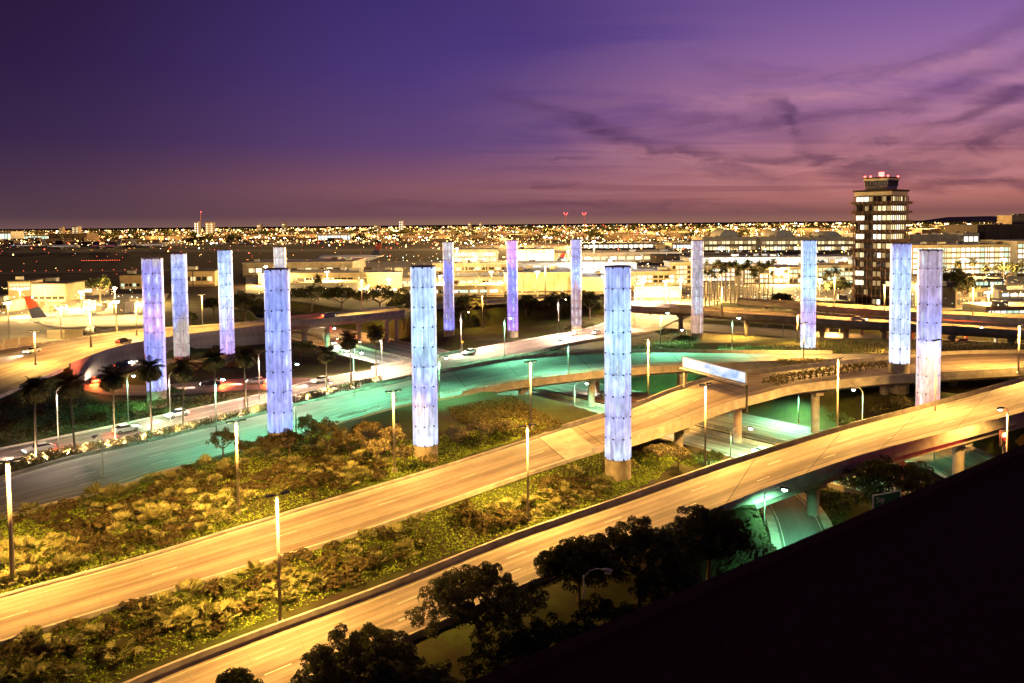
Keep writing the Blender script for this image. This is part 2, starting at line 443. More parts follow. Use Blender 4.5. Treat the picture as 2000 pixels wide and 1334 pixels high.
# sunken freeway, two carriageways
gd = Vector((.63, -.78, 0)); gn = Vector((.78, .63, 0))
def straight(key, p0, t0, t1, half, z, **kw):
    r = Road.__new__(Road); n = 70
    ts = np.linspace(t0, t1, n + 1)
    zz = np.array([z(t) if callable(z) else z for t in ts])
    c = np.array([(p0.x + gd.x * t, p0.y + gd.y * t, q) for t, q in zip(ts, zz)])
    off = np.array((gn.x, gn.y, 0)) * half
    r.key, r.n, r.a, r.b, r.c, r.hw, r.s = key, n, c + off, c - off, c, np.full(n + 1, half), ts - t0
    r.bridge, r.flat = (), 12.0
    v = c - np.array((0, 0, CZ)); r.px = 1000 + F * v[:, 0] / np.maximum(v[:, 1], 1)
    ROADS[key] = r
G0 = (P(1348, 840, -5) + P(1300, 863, -5)) / 2
straight('G1', G0, -215, 45, 5.6, -5.0)
straight('G2', G0 + gn * 17.5, -260, 45, 8.2, -5.0)
# red loop ramp round the violet pylon
Road('H', [(640, 738), (500, 738), (400, 744), (323, 751), (262, 752), (226, 748), (214, 741), (224, 731), (262, 722), (330, 712), (400, 706)],
     [(640, 762), (500, 761), (400, 767), (323, 772), (215, 771), (158, 759), (150, 742), (163, 726), (200, 713), (262, 705), (350, 699)],
     [(0, .4), (900, .2)], n=60, flat=6)
# small roads under the near ramp
Road('I', [(1450, 905), (1540, 955), (1583, 990), (1608, 1030), (1622, 1090), (1628, 1160)], [(1380, 925), (1475, 965), (1507, 1000), (1526, 1060), (1530, 1130), (1522, 1200)], [(0, -3.2), (2000, -3.2)], n=40, flat=5)
Road('K', [(1770, 868), (1850, 868), (1900, 880), (1950, 905), (2010, 945), (2080, 1000)], [(1690, 905), (1790, 905), (1850, 930), (1890, 960), (1930, 1010), (1960, 1080)], [(0, -3.2), (2000, -3.2)], n=40, flat=5)
# street on the far right under the overpass
Road('J', [(1230, 622), (1400, 634), (1560, 645), (1700, 653), (1850, 662), (2000, 670), (2200, 682), (2600, 706)], [(1290, 640), (1400, 649), (1560, 660), (1700, 668), (1850, 677), (2000, 685), (2200, 698), (2600, 724)], [(1230, -1.2), (1400, -1), (2000, 0.5)], n=50, flat=6)

# ------------------------------------------------------------------ terrain
CTRL = [(0, 50, -4), (-60, 40, -3), (-30, 55, -3.5), (20, 60, -4), (35, 90, -3.2), (60, 100, -3.2), (90, 115, -3.2), (110, 130, -3),
        (-20, 88, -.6), (-45, 76, -1), (15.4, 115, 0), (5, 100, -.3), (8, 120, 0),
        (-13.6, 122, 2.0), (-37, 124, 3.0), (-27, 114, 1.9), (-55, 98, .8), (-70, 95, .2), (-22, 130, 3.2), (-45, 128, 2.4), (-20, 140, 2.8), (-8, 135, 2.4), (-2, 128, .5),
        (-75, 163, .6), (-98, 150, .0), (-112, 172, .1), (-60, 175, .2), (-86, 187, .2), (-88, 206, 1.6), (-81, 221, .8), (-50, 210, -1),
        (-23, 284, -2.3), (0, 284, -3.3), (23, 284, -1.4), (0, 260, -1.5), (-30, 250, -3), (40, 270, -1),
        (61, 259, -1.2), (81, 213, 3.0), (80, 161, 6.6), (74, 139, 2.2), (95, 175, 6.4), (60, 225, 1.5), (105, 150, 2), (90, 140, 1),
        (-150, 270, 3), (-120, 300, 3), (-180, 240, 3), (-60, 330, .5), (0, 340, 0), (60, 330, 0), (120, 300, 0), (150, 260, .5), (180, 220, 1), (130, 200, 4)]
CTRL = np.array(CTRL, float)
def geo(a, b, n): return a * (b / a) ** (np.arange(1, n + 1) / n)
gx = np.concatenate([-(200 + geo(6, 30000, 26))[::-1], np.arange(-200, 231, 2.0), 230 + geo(6, 30000, 26)])
gy = np.concatenate([-(10 + geo(6, 3000, 12))[::-1] , np.arange(-10, 421, 2.0), 420 + geo(6, 45000, 34)])
GX, GY = np.meshgrid(gx, gy)
pts = np.stack([GX.ravel(), GY.ravel()], 1)
GZ = np.zeros(len(pts))
core = (np.abs(pts[:, 0] - 15) < 330) & (pts[:, 1] > -60) & (pts[:, 1] < 560)
ci = np.where(core)[0]
q = pts[ci]
D2 = ((q[:, None, :] - CTRL[None, :, :2]) ** 2).sum(2) + 4.0
W = D2 ** -1.75
zc = (W * CTRL[None, :, 2]).sum(1) / W.sum(1)
fade = np.clip((560 - q[:, 1]) / 160, 0, 1) * np.clip((330 - np.abs(q[:, 0] - 15)) / 120, 0, 1) * np.clip((q[:, 1] + 60) / 50, 0, 1)
zc = zc * fade * fade * (3 - 2 * fade)
def sm(x): x = np.clip(x, 0, 1); return x * x * (3 - 2 * x)
def nearest(road):
    c = road.c[:, :2]
    best = np.full(len(q), 1e9); idx = np.zeros(len(q), int)
    for k in range(len(c)):
        d = np.abs(q[:, 0] - c[k, 0]) + np.abs(q[:, 1] - c[k, 1])
        dd = np.hypot(q[:, 0] - c[k, 0], q[:, 1] - c[k, 1])
        m = dd < best
        best[m] = dd[m]; idx[m] = k
    zs = np.zeros(len(q)); bz = np.full(len(q), 1e9); near_ = best < road.hw.max() * 1.6 + 14
    qn = q[near_]; bb = bz[near_]; zz = zs[near_]
    for u in (0, .25, .5, .75, 1):
        e = road.b * (1 - u) + road.a * u
        for k in range(len(e)):
            dd = (qn[:, 0] - e[k, 0]) ** 2 + (qn[:, 1] - e[k, 1]) ** 2
            m = dd < bb; bb[m] = dd[m]; zz[m] = e[k, 2]
    zs[:] = road.c[idx, 2]; zs[near_] = zz
    return best, idx, zs
for key in ('J', 'E', 'H', 'K', 'I', 'D', 'C', 'B', 'A'):
    r = ROADS[key]; d, i, zr = nearest(r); hw = r.hw[i]; br = r.is_bridge()[i]
    wgt = 1 - sm((d - hw - 1.8) / {'A': 6.0, 'B': 4.5, 'C': 6.0}.get(key, r.flat))
    if key == 'E':   # a wall holds the roadway up: the ground falls away sharply right of the grass slope
        wgt = np.where(r.px[i] < 92, 1 - sm((d - hw - 1.0) / 12.0), 1 - sm((d - hw + 2.6) / 2.0))
    zg = zc * (1 - wgt) + (zr - 0.24) * wgt
    wb = 1 - sm((d - hw - 0.5) / 5.0)
    zb = np.minimum(zc, zc * (1 - wb) + (zr - 4.2) * wb)
    zc = np.where(br, zb, zg)
for key in ('G1', 'G2'):
    r = ROADS[key]; d, i, _ = nearest(r)
    wgt = 1 - sm((d - r.hw[i] - 3.0) / 8.0)
    zc = np.minimum(zc, zc * (1 - wgt) + (-5.15) * wgt)
# where streets cross over the freeway on the level, the ground drops away under them and a slab carries the street
GZ[ci] = zc
GZ = GZ.reshape(GX.shape)
def tz(x, y):
    i = int(np.clip(np.searchsorted(gx, x) - 1, 0, len(gx) - 2)); j = int(np.clip(np.searchsorted(gy, y) - 1, 0, len(gy) - 2))
    a = (x - gx[i]) / (gx[i + 1] - gx[i]); b = (y - gy[j]) / (gy[j + 1] - gy[j])
    return float((GZ[j, i] * (1 - a) + GZ[j, i + 1] * a) * (1 - b) + (GZ[j + 1, i] * (1 - a) + GZ[j + 1, i + 1] * a) * b)
def G(px, py):
    """the ground point seen at a pixel"""
    d = ray(px, py); p = Vector((0, 0, CZ)); t = 15.0
    while t < 3000:
        x = p + d * t
        if x.z <= tz(x.x, x.y): break
        t += max(0.4, (x.z - tz(x.x, x.y)) * 0.4)
    x = p + d * t
    return Vector((x.x, x.y, tz(x.x, x.y)))

ny, nx = GX.shape
fi = np.arange(ny * nx).reshape(ny, nx)
quads = np.stack([fi[:-1, :-1], fi[:-1, 1:], fi[1:, 1:], fi[1:, :-1]], -1).reshape(-1, 4)
m = bpy.data.materials.new('ground'); m.use_nodes = True
t = NT(m.node_tree); b = t.n['Principled BSDF']; b.inputs['Roughness'].default_value = 0.95; b.inputs['Specular IOR Level'].default_value = 0.1
pos = t.new('ShaderNodeNewGeometry').outputs['Position']
n1 = t.noise(pos, 0.09, 5, 0.6); n2 = t.noise(pos, 1.1, 4, 0.7)
c = t.ramp(n1, [(.38, (0.040, 0.026, 0.018)), (.5, (0.045, 0.045, 0.015)), (.62, (0.055, 0.07, 0.016))])
c = t.mix(t.rng(n2, .4, .7, 0, .6), c, (0.03, 0.03, 0.012))
# beyond the planted interchange: the dull brown of the airfield
far = t.rng(t.sep(pos)[1], 340, 440)
c = t.mix(far, c, t.ramp(t.noise(t.map(pos, (.004, .02, 1)), 1.0, 5, .6), [(.35, (0.020, 0.011, 0.010)), (.7, (0.036, 0.019, 0.015))]))
t.l.new(c, b.inputs['Base Color'])
tag(link('ground', np_mesh(np.stack([GX.ravel(), GY.ravel(), GZ.ravel()], 1), quads, m, smooth=True)), kind='structure')

# ------------------------------------------------------------------ road surfaces
RM = {'A': road_mat('pale concrete road', (0.34, 0.28, 0.22), (0.12, 0.09, 0.065), slab=(3.7, 4.6)),
      'B': road_mat('tan concrete road', (0.34, 0.28, 0.22), (0.13, 0.09, 0.065), slab=(3.7, 4.6)),
      'C': road_mat('worn asphalt road', (0.20, 0.20, 0.19), (0.11, 0.11, 0.105), slab=None),
      'D': road_mat('busy boulevard', (0.27, 0.21, 0.18), (0.07, 0.045, 0.04), wear=1.0),
      'G1': road_mat('freeway concrete', (0.30, 0.28, 0.26), (0.06, 0.045, 0.045), wear=1.0),
      'H': road_mat('loop asphalt', (0.22, 0.15, 0.11), (0.10, 0.06, 0.05), wear=.8)}
for k, s in (('E', 'A'), ('F', 'B'), ('F2', 'A'), ('G2', 'G1'), ('I', 'C'), ('K', 'D'), ('J', 'D')): RM[k] = RM[s]

def tangents(c):
    d = np.gradient(c, axis=0); d[:, 2] = 0
    return d / np.linalg.norm(d, axis=1, keepdims=True)
ROAD_O = {}
def surface(r, name='road', lift=0.0):
    nu = 6
    U = np.linspace(0, 1, nu + 1)
    V = (r.b[:, None, :] * (1 - U)[None, :, None] + r.a[:, None, :] * U[None, :, None])
    V[:, :, 2] += lift
    wv = np.mean(r.hw) * 2
    uv = np.stack([np.broadcast_to(U[None, :] * wv, V.shape[:2]), np.broadcast_to(r.s[:, None], V.shape[:2])], -1).reshape(-1, 2)
    f = np.arange((r.n + 1) * (nu + 1)).reshape(r.n + 1, nu + 1)
    qd = np.stack([f[:-1, :-1], f[:-1, 1:], f[1:, 1:], f[1:, :-1]], -1).reshape(-1, 4)
    # face up
    v = V.reshape(-1, 3); a, b_, c_ = v[qd[0, 0]], v[qd[0, 1]], v[qd[0, 2]]
    if np.cross(b_ - a, c_ - a)[2] < 0: qd = qd[:, ::-1]
    o = link(name, np_mesh(v, qd, RM[r.key], uv))
    ROAD_O[r.key] = tag(o, kind='structure')
    return o
names = {'A': 'road', 'B': 'road', 'C': 'road', 'D': 'road', 'E': 'road', 'F': 'road', 'F2': 'road', 'G1': 'road', 'G2': 'road', 'H': 'road', 'I': 'road', 'K': 'road', 'J': 'road'}
LIFT = {'A': 0, 'B': .004, 'C': .008, 'D': .004, 'E': 0, 'F': .006, 'F2': 0, 'G1': 0, 'G2': .004, 'H': .002, 'I': 0, 'K': .004, 'J': .002}
for k, r in ROADS.items(): surface(r, names[k], LIFT[k])

def stripe(r, u, width=0.16, dash=None, m=M_PAINT, s0=0.0, s1=1.0):
    """a painted line at fraction u of the way from the near to the far edge"""
    mb = MB(); S = r.s; L = S[-1]; lift = LIFT[r.key] + .008
    c = r.b * (1 - u) + r.a * u
    t = tangents(c); nrm = np.stack([-t[:, 1], t[:, 0], np.zeros(len(t))], 1)
    def pt(s): return np.array([np.interp(s, S, c[:, k]) for k in range(3)]), np.array([np.interp(s, S, nrm[:, k]) for k in range(3)])
    if dash: segs = [(s, min(s + dash[0], L * s1)) for s in np.arange(L * s0, L * s1 - 1, dash[1])]
    else: segs = [(L * s0 + (L * (s1 - s0)) * i / 80, L * s0 + (L * (s1 - s0)) * (i + 1) / 80) for i in range(80)]
    for a, b_ in segs:
        p, n = pt(a); p2, n2 = pt(b_)
        h = width / 2; up = np.array((0, 0, lift))
        mb.add([p - n * h + up, p2 - n2 * h + up, p2 + n2 * h + up, p + n * h + up], [(0, 1, 2, 3)])
    o = mb.build('lane_marking', m, ROAD_O[r.key]); o['kind'] = 'stuff'
for k, lanes, dash in (('A', (.36, .68), (2.6, 14)), ('B', (.5,), (2.6, 14)), ('C', (.26, .5, .74), (3.2, 12)), ('D', (.33, .66), (3, 11)), ('E', (.25, .5, .75), (3, 12)),
                       ('G1', (.33, .66), (3, 11)), ('G2', (.25, .5, .75), (3, 11)), ('F', (.5,), (3, 12)), ('H', (.5,), (3, 12)), ('K', (.5,), (3, 10))):
    for u in lanes: stripe(ROADS[k], u, .12, dash)
for k, us in (('A', (.05, .95)), ('B', (.04, .96)), ('C', (.10, .95)), ('D', (.04, .96)), ('E', (.04, .96)), ('G1', (.05, .95)), ('G2', (.05, .95)), ('I', (.06, .94)), ('K', (.05, .95))):
    for u in us: stripe(ROADS[k], u, .10, None)


# ------------------------------------------------------------------ kerbs, parapets, bridge decks
def sweep(path, prof, mat_, name, parent=None, flip=False):
    """a closed profile [(sideways, up)] carried along a path"""
    path = np.asarray(path); t = tangents(path); nrm = np.stack([-t[:, 1], t[:, 0], np.zeros(len(t))], 1)
    k = len(prof); n = len(path)
    V = np.zeros((n, k, 3))
    for j, (o, u) in enumerate(prof): V[:, j] = path + nrm * o + np.array((0, 0, u))
    mb = MB(); mb.v = [tuple(x) for x in V.reshape(-1, 3)]
    for i in range(n - 1):
        for j in range(k):
            j2 = (j + 1) % k
            mb.f.append((i * k + j, (i + 1) * k + j, (i + 1) * k + j2, i * k + j2))
    mb.f.append(tuple(range(k))); mb.f.append(tuple(range((n - 1) * k, n * k))[::-1])
    me = mb.mesh(mat_)
    o = link(name, me, parent)
    return o
def side_of(r, far):
    """sign of the profile's sideways axis that points away from the road at its far / near edge"""
    i = r.n // 2; t = tangents(r.c)[i]; n = np.array((-t[1], t[0], 0))
    s = np.dot(n, r.a[i] - r.b[i])
    return (1 if s > 0 else -1) * (1 if far else -1)
def barrier(key, far, h, th, name, label, cat, m=M_CONC, x0=-1e9, x1=1e9, off=0.05, down=0.3, base=0.0):
    r = ROADS[key]; e = r.a if far else r.b
    sel = np.where((r.px >= x0) & (r.px <= x1))[0]
    e = e[sel[0]:sel[-1] + 1]
    s = side_of(r, far)
    o = sweep(e, [(s * off, -down), (s * (off + th), -down), (s * (off + th), h), (s * (off + th * .3), h), (s * off, h * .45)], m, name)
    return tag(o, label, cat)
def rail(key, far, x0, x1, label, h0=0.85, hts=(0.3, 0.55), step=3.0, off=0.2, m=M_GALV):
    r = ROADS[key]; e = r.a if far else r.b
    sel = np.where((r.px >= x0) & (r.px <= x1))[0]; e = e[sel[0]:sel[-1] + 1]
    s = side_of(r, far)
    root = empty('guard_rail', e[0] + np.array((0, 0, h0)), 0, label, 'guard rail')
    o0 = Vector(e[0] + np.array((0, 0, h0)))
    path = [Vector(p) + Vector((0, 0, h0)) - o0 for p in e]
    for hh in hts:
        sweep(np.array(path), [(s * off - .05, hh - .05), (s * off + .05, hh - .05), (s * off + .05, hh + .05), (s * off - .05, hh + .05)], m, 'rail', root)
    L = np.concatenate([[0], np.cumsum([(path[i + 1] - path[i]).length for i in range(len(path) - 1)])])
    A = np.array(path); t = tangents(A)
    pm = MB().box((0, 0, max(hts) / 2), (.12, .12, max(hts))).mesh(m)
    for sd in np.arange(0, L[-1], step):
        p = [np.interp(sd, L, A[:, k]) for k in range(3)]
        tt = [np.interp(sd, L, t[:, k]) for k in range(3)]
        link('post', pm, root, (p[0] - tt[1] * s * off, p[1] + tt[0] * s * off, p[2]))
    return root
def bridge(key, x0, x1, label, piers, depth=2.1, fascia=0.9, inset=2.0, m=M_CONC, pier_w=1.5, wide=False, para=0.8):
    r = ROADS[key]
    sel = np.where((r.px >= x0) & (r.px <= x1))[0]; a = r.a[sel[0]:sel[-1] + 1]; b = r.b[sel[0]:sel[-1] + 1]
    o0 = Vector((a[0] + b[0]) / 2)
    root = empty('bridge', o0, 0, label, 'bridge')
    ax = a - b; ax[:, 2] = 0; ax /= np.linalg.norm(ax, axis=1, keepdims=True)
    O = np.array(o0)
    def loft(name, secs):
        k = len(secs); n = len(a); mb = MB()
        V = np.zeros((n, k, 3))
        for j, (e, inn, dz) in enumerate(secs):
            V[:, j] = (a + ax * -inn if e else b + ax * inn) + np.array((0, 0, dz)) - O
        mb.v = [tuple(x) for x in V.reshape(-1, 3)]
        for i in range(n - 1):
            for j in range(k):
                j2 = (j + 1) % k
                mb.f.append((i * k + j, (i + 1) * k + j, (i + 1) * k + j2, i * k + j2))
        mb.f.append(tuple(range(k))); mb.f.append(tuple(range((n - 1) * k, n * k))[::-1])
        return mb.build(name, m, root)
    loft('deck', [(1, -.40, -.03), (1, -.40, -fascia), (1, inset * .5, -fascia - .15), (0, inset * .5, -fascia - .15), (0, -.40, -fascia), (0, -.40, -.03)])
    loft('girder', [(1, inset, -fascia - .153), (1, inset + .5, -depth), (0, inset + .5, -depth), (0, inset, -fascia - .153)])
    for e in (1, 0):
        loft('parapet', [(e, -.06, -.027), (e, -.38, -.027), (e, -.36, para), (e, -.16, para)])
    for px, u in piers:
        i = int(np.argmin(np.abs(r.px - px))); i = min(max(i, 1), r.n - 1)
        p = r.b[i] * (1 - u) + r.a[i] * u
        top = p[2] - depth - .003; zb = tz(p[0], p[1]) - 0.4
        dv = r.c[i + 1] - r.c[i - 1]; rz = math.atan2(dv[1], dv[0])
        if top - zb < 0.6: continue
        pier = MB()
        pier.tube([(0, 0, zb - p[2]), (0, 0, top - p[2] - .7)], pier_w * .55, 16)
        pier.box((0, 0, top - p[2] - .352), (pier_w * 1.15, pier_w * 2.2, .7), 0)
        pier.build('pier', m, root, loc=Vector(p) - o0, rot=(0, 0, rz))
    return root

def slab_patch(key, px0, px1, m, u0=0.0, u1=1.0):
    r = ROADS[key]; sel = np.where((r.px >= px0) & (r.px <= px1))[0]
    if len(sel) < 2: return
    A = []; 
    for i in sel:
        for u in np.linspace(u0, u1, 5): A.append(r.b[i] * (1 - u) + r.a[i] * u + np.array((0, 0, LIFT[key] + .004)))
    f = np.arange(len(sel) * 5).reshape(len(sel), 5); qd = np.stack([f[:-1, :-1], f[:-1, 1:], f[1:, 1:], f[1:, :-1]], -1).reshape(-1, 4)
    A = np.array(A)
    if np.cross(A[qd[0, 1]] - A[qd[0, 0]], A[qd[0, 2]] - A[qd[0, 0]])[2] < 0: qd = qd[:, ::-1]
    o = link('approach_slab', np_mesh(A, qd, m), ROAD_O[key]); return o
M_SLAB = mat('approach slab concrete', (.36, .30, .235), .85, .3, .35)
M_JOINT = mat('expansion joint', (.03, .028, .026), .9, .2, 1)
slab_patch('B', 1075, 1150, M_SLAB)
def joint(key, px):
    r = ROADS[key]; i = int(np.argmin(np.abs(r.px - px))); i = min(max(i, 0), r.n - 1)
    t_ = tangents(r.c)[i] * .09; up = np.array((0, 0, LIFT[key] + .012))
    MB().add([r.b[i] - t_ + up, r.b[i] + t_ + up, r.a[i] + t_ + up, r.a[i] - t_ + up], [(0, 1, 2, 3)] if np.cross(2 * t_, r.a[i] - r.b[i])[2] > 0 else [(3, 2, 1, 0)]).build('expansion_joint', M_JOINT, ROAD_O[key])
for key, xs_ in (('A', (1440, 1612, 1760, 1910)), ('B', (1070, 1150, 1300, 1425, 1572, 1712, 1850)), ('C', (900, 1000, 1150, 1330, 1480)), ('E', (560, 640, 700, 760)), ('F', (1325, 1470, 1620, 1740, 1853))):
    for x_ in xs_: joint(key, x_)

# ------------------------------------------------------------------ bridges and walls
bridge('A', 1395, 2650, 'concrete underside and girders of the near yellow ramp, stained green by lamplight', [(1440, .5), (1612, .28), (1760, .5), (1910, .2), (2060, .5)], depth=2.2)
bridge('B', 1120, 2150, 'curving concrete flyover carrying the second yellow ramp over the freeway', [(1200, .5), (1300, .22), (1425, .3), (1572, .25), (1712, .3), (1850, .4), (1980, .5)], depth=2.0)
bridge('C', 880, 1640, 'long green lit flyover crossing the freeway behind the pylons', [(900, .2), (1000, .16), (1150, .2), (1175, .8), (1330, .15), (1345, .8), (1480, .3)], depth=1.9)
bridge('D', 690, 905, 'low slab bridge taking the boulevard over the sunken freeway', [], depth=1.5)
bridge('E', 540, 800, 'elevated roadway bridge on the left crossing the freeway in front of dark trees', [(600, .2), (640, .3), (700, .4), (746, .2), (764, .3)], depth=2.4)
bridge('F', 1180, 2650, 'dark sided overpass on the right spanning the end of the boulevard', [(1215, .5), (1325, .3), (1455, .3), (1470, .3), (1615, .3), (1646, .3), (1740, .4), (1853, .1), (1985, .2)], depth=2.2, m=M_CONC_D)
bridge('F2', 1440, 2650, 'upper parallel overpass running behind the dark sided overpass', [(1500, .4), (1560, .4), (1620, .4), (1690, .4), (1790, .4), (1880, .4), (1960, .4)], depth=1.5, pier_w=1.0)
barrier('A', True, .85, .45, 'parapet_wall', 'long low concrete parapet between the near yellow ramp and the planted strip', 'parapet', x1=1426)
barrier('A', False, .5, .35, 'parapet_wall', 'low concrete kerb wall on the hotel side of the near yellow ramp', 'parapet', x1=1426)
barrier('B', True, .28, .4, 'kerb', 'low kerb edging the second ramp along the big shrub bed', 'kerb', x1=1150)
barrier('B', False, .28, .4, 'kerb', 'low kerb edging the second ramp along the narrow planted strip', 'kerb', x1=1150)
barrier('C', True, .5, .4, 'parapet_wall', 'low wall between the green lit road and the palm median', 'parapet', x1=910)
barrier('C', False, .2, .35, 'kerb', 'kerb of the green lit road beside the big shrub bed', 'kerb', x1=905)
barrier('D', True, .22, .35, 'kerb', 'far kerb of the boulevard beside the loop ramp planting', 'kerb', x1=700)
barrier('D', False, .22, .35, 'kerb', 'kerb of the boulevard along the palm median', 'kerb', x1=700)
barrier('D', False, .7, .35, 'parapet_wall', 'parapet of the boulevard above the green flyover', 'parapet', x0=905)
barrier('D', True, .25, .35, 'kerb', 'kerb of the boulevard under the far ring of pylons', 'kerb', x0=905)
barrier('G1', True, .8, .5, 'median_barrier', 'concrete median barrier in the sunken freeway', 'barrier')
barrier('G1', False, .8, .4, 'parapet_wall', 'low retaining kerb wall on the hotel side of the sunken freeway', 'parapet')
barrier('I', True, .2, 1.2, 'kerb', 'outer kerb of the small green lit road under the near ramp', 'kerb')
barrier('I', False, .2, 1.2, 'kerb', 'inner kerb of the small green lit road under the near ramp', 'kerb')
barrier('K', True, .3, 1.0, 'kerb', 'far kerb of the orange lit curve at the frame\'s right edge', 'kerb')
barrier('K', False, .25, .4, 'kerb', 'near kerb of the orange lit curve by the roof edge', 'kerb')
rail('C', False, 640, 1330, 'steel railing with many posts along the near side of the green flyover', h0=.75, step=3.2)
rail('C', True, 900, 1190, 'steel railing along the far side of the green flyover', h0=.75, step=3.2)
rail('G2', False, 1330, 1760, 'green lit guard rail on posts along the freeway median', h0=0.0, hts=(.45, .8), step=2.6, off=-.8)

# the retaining wall of the raised roadway, in cast panels
rE = ROADS['E']
selE = [i for i in range(rE.n) if 92 <= rE.px[i] <= 545]
rw = empty('retaining_wall', rE.b[selE[0]], 0, 'curved panelled concrete wall holding up the raised roadway on the left', 'retaining wall')
sE = side_of(rE, False)
tE = tangents(rE.b)
for i in selE:
    for h in (0, .5):
        p = rE.b[i] * (1 - h) + rE.b[i + 1] * h; p2 = rE.b[i] * (.5 - h) + rE.b[i + 1] * (.5 + h)
        d = p2 - p; L = np.hypot(d[0], d[1]); n = np.array((-d[1], d[0], 0)) / L * sE
        c = (p + p2) / 2 + n * .34
        zb = tz(c[0] + n[0] * 4.2, c[1] + n[1] * 4.2) - .8
        zt = p[2] + .95
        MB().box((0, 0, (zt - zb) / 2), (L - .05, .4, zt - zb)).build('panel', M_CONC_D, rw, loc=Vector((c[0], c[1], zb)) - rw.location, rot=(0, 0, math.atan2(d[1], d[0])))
barrier('E', True, .6, .3, 'parapet_wall', 'far parapet of the raised roadway below the apron fence', 'parapet')
barrier('E', False, .5, .3, 'kerb', 'edge kerb of the raised roadway above the grass slope', 'kerb', x1=92)

# ------------------------------------------------------------------ the lit pylons
def pylon_mat(k, root, H, rowh, cols, seed, power=1.0):
    m = bpy.data.materials.new('lit glass panel %d' % k); m.use_nodes = True
    t = NT(m.node_tree); b = t.n['Principled BSDF']
    tc = t.new('ShaderNodeTexCoord'); tc.object = root
    o = tc.outputs['Object']; x, y, z = t.sep(o)
    ang = t.math('ARCTAN2', y, x)
    pa = t.math('DIVIDE', ang, math.pi / 4); pr = t.math('DIVIDE', z, rowh)
    fa = t.math('FLOOR', pa); fr = t.math('FLOOR', pr)
    la = t.math('SUBTRACT', pa, fa); lr = t.math('SUBTRACT', pr, fr)
    wn = t.new('ShaderNodeTexWhiteNoise'); t.l.new(t.comb(fa, fr, seed), wn.inputs['Vector'])
    rp = wn.outputs['Value']
    wn2 = t.new('ShaderNodeTexWhiteNoise'); t.l.new(t.comb(fa, t.math('FLOOR', t.math('MULTIPLY', fr, .5)), seed + 9.7), wn2.inputs['Vector'])
    arc = t.comb(t.math('MULTIPLY', ang, 1.95), 0.0, z)
    big = t.noise(t.map(o, (.5, .5, .16), loc=(seed * 3.1, 0, 0)), 1.0, 3, .5)
    h = t.math('ADD', t.math('DIVIDE', z, H), t.math('MULTIPLY', t.math('SUBTRACT', big, .5), .22))
    h = t.math('ADD', h, t.math('MULTIPLY', t.math('SUBTRACT', wn2.outputs['Value'], .5), .10))
    c = t.ramp(h, [(p, lin(q)) for p, q in cols])  # grey and beige stops put street light on unlit panes into the emission
    c = t.mix(.14, c, (.85, .9, 1.0))
    streak = t.noise(t.map(arc, (2.6, 1, .10), loc=(seed, 0, 0)), 1.0, 4, .6)
    wave = t.noise(t.map(o, (.9, .9, .35), loc=(0, seed, 0)), 1.0, 4, .6, 1.2)
    v = t.math('MULTIPLY', t.rng(streak, .25, .75, .70, 1.2), t.rng(wave, .3, .7, .66, 1.25))
    v = t.math('MULTIPLY', v, t.math('MULTIPLY_ADD', rp, .22, .88))
    # grime gathering over every second joint
    lr2 = t.math('FRACT', t.math('MULTIPLY', pr, .5))
    sm_ = t.math('MULTIPLY', t.rng(lr2, .0, t.math('MULTIPLY_ADD', rp, .22, .06), 1, 0), t.rng(t.noise(t.map(arc, (3, 1, .5)), 1, 4, .7), .42, .62))
    c = t.mix(t.math('MULTIPLY', sm_, t.math('MULTIPLY', t.rng(wn2.outputs['Value'], .2, .6), .7)), c, lin((70, 75, 150)))
    # glow of the lamps standing behind some panes
    dx = t.math('MULTIPLY', t.math('SUBTRACT', la, .5), 1.6); dz = t.math('SUBTRACT', lr, t.math('MULTIPLY_ADD', rp, .4, .3))
    ov = t.math('SQRT', t.math('ADD', t.math('MULTIPLY', dx, dx), t.math('MULTIPLY', t.math('MULTIPLY', dz, dz), .8)))
    ov = t.math('MULTIPLY', t.rng(ov, .12, .42, 1, 0), t.rng(wn2.outputs['Value'], .55, .75))
    c = t.mix(t.math('MULTIPLY', ov, .6), c, lin((225, 245, 255)))
    seam = t.math('ABSOLUTE', t.math('SUBTRACT', t.math('FRACT', t.math('MULTIPLY', la, 2.0)), .5))
    v = t.math('MULTIPLY', v, t.rng(seam, .455, .49, 1.0, .72))
    v = t.math('MULTIPLY', v, power)
    t.l.new(c, b.inputs['Emission Color']); t.l.new(v, b.inputs['Emission Strength'])
    b.inputs['Base Color'].default_value = (.05, .05, .055, 1)
    b.inputs['Roughness'].default_value = .35; b.inputs['Specular IOR Level'].default_value = .5
    m.cycles.emission_sampling = 'NONE'
    return m
def arc_panel(r0, r1, a0, a1, n=5):
    mb = MB(); vs = []
    for i in range(n + 1):
        a = a0 + (a1 - a0) * i / n
        for r in (r0, r1):
            for z in (0, 1): vs.append((r * math.cos(a), r * math.sin(a), z))
    fs = []
    for i in range(n):
        k = i * 4; q = k + 4
        fs += [(k + 2, q + 2, q + 3, k + 3), (q, k, k + 1, q + 1), (k + 1, k + 3, q + 3, q + 1), (k, q, q + 2, k + 2)]
    fs += [(0, 2, 3, 1), (n * 4, n * 4 + 1, n * 4 + 3, n * 4 + 2)]
    return mb.add(vs, fs)
gap = math.pi / 4 * .011
PANEL = arc_panel(1.885, 1.95, gap, math.pi / 4 - gap)
M_FRAME = mat('pylon frame', (0.16, 0.17, 0.26), .5, .2, 2)
M_BASE = mat('pylon footing', (0.36, 0.31, 0.24), .9, .4, .7, bump=.2)
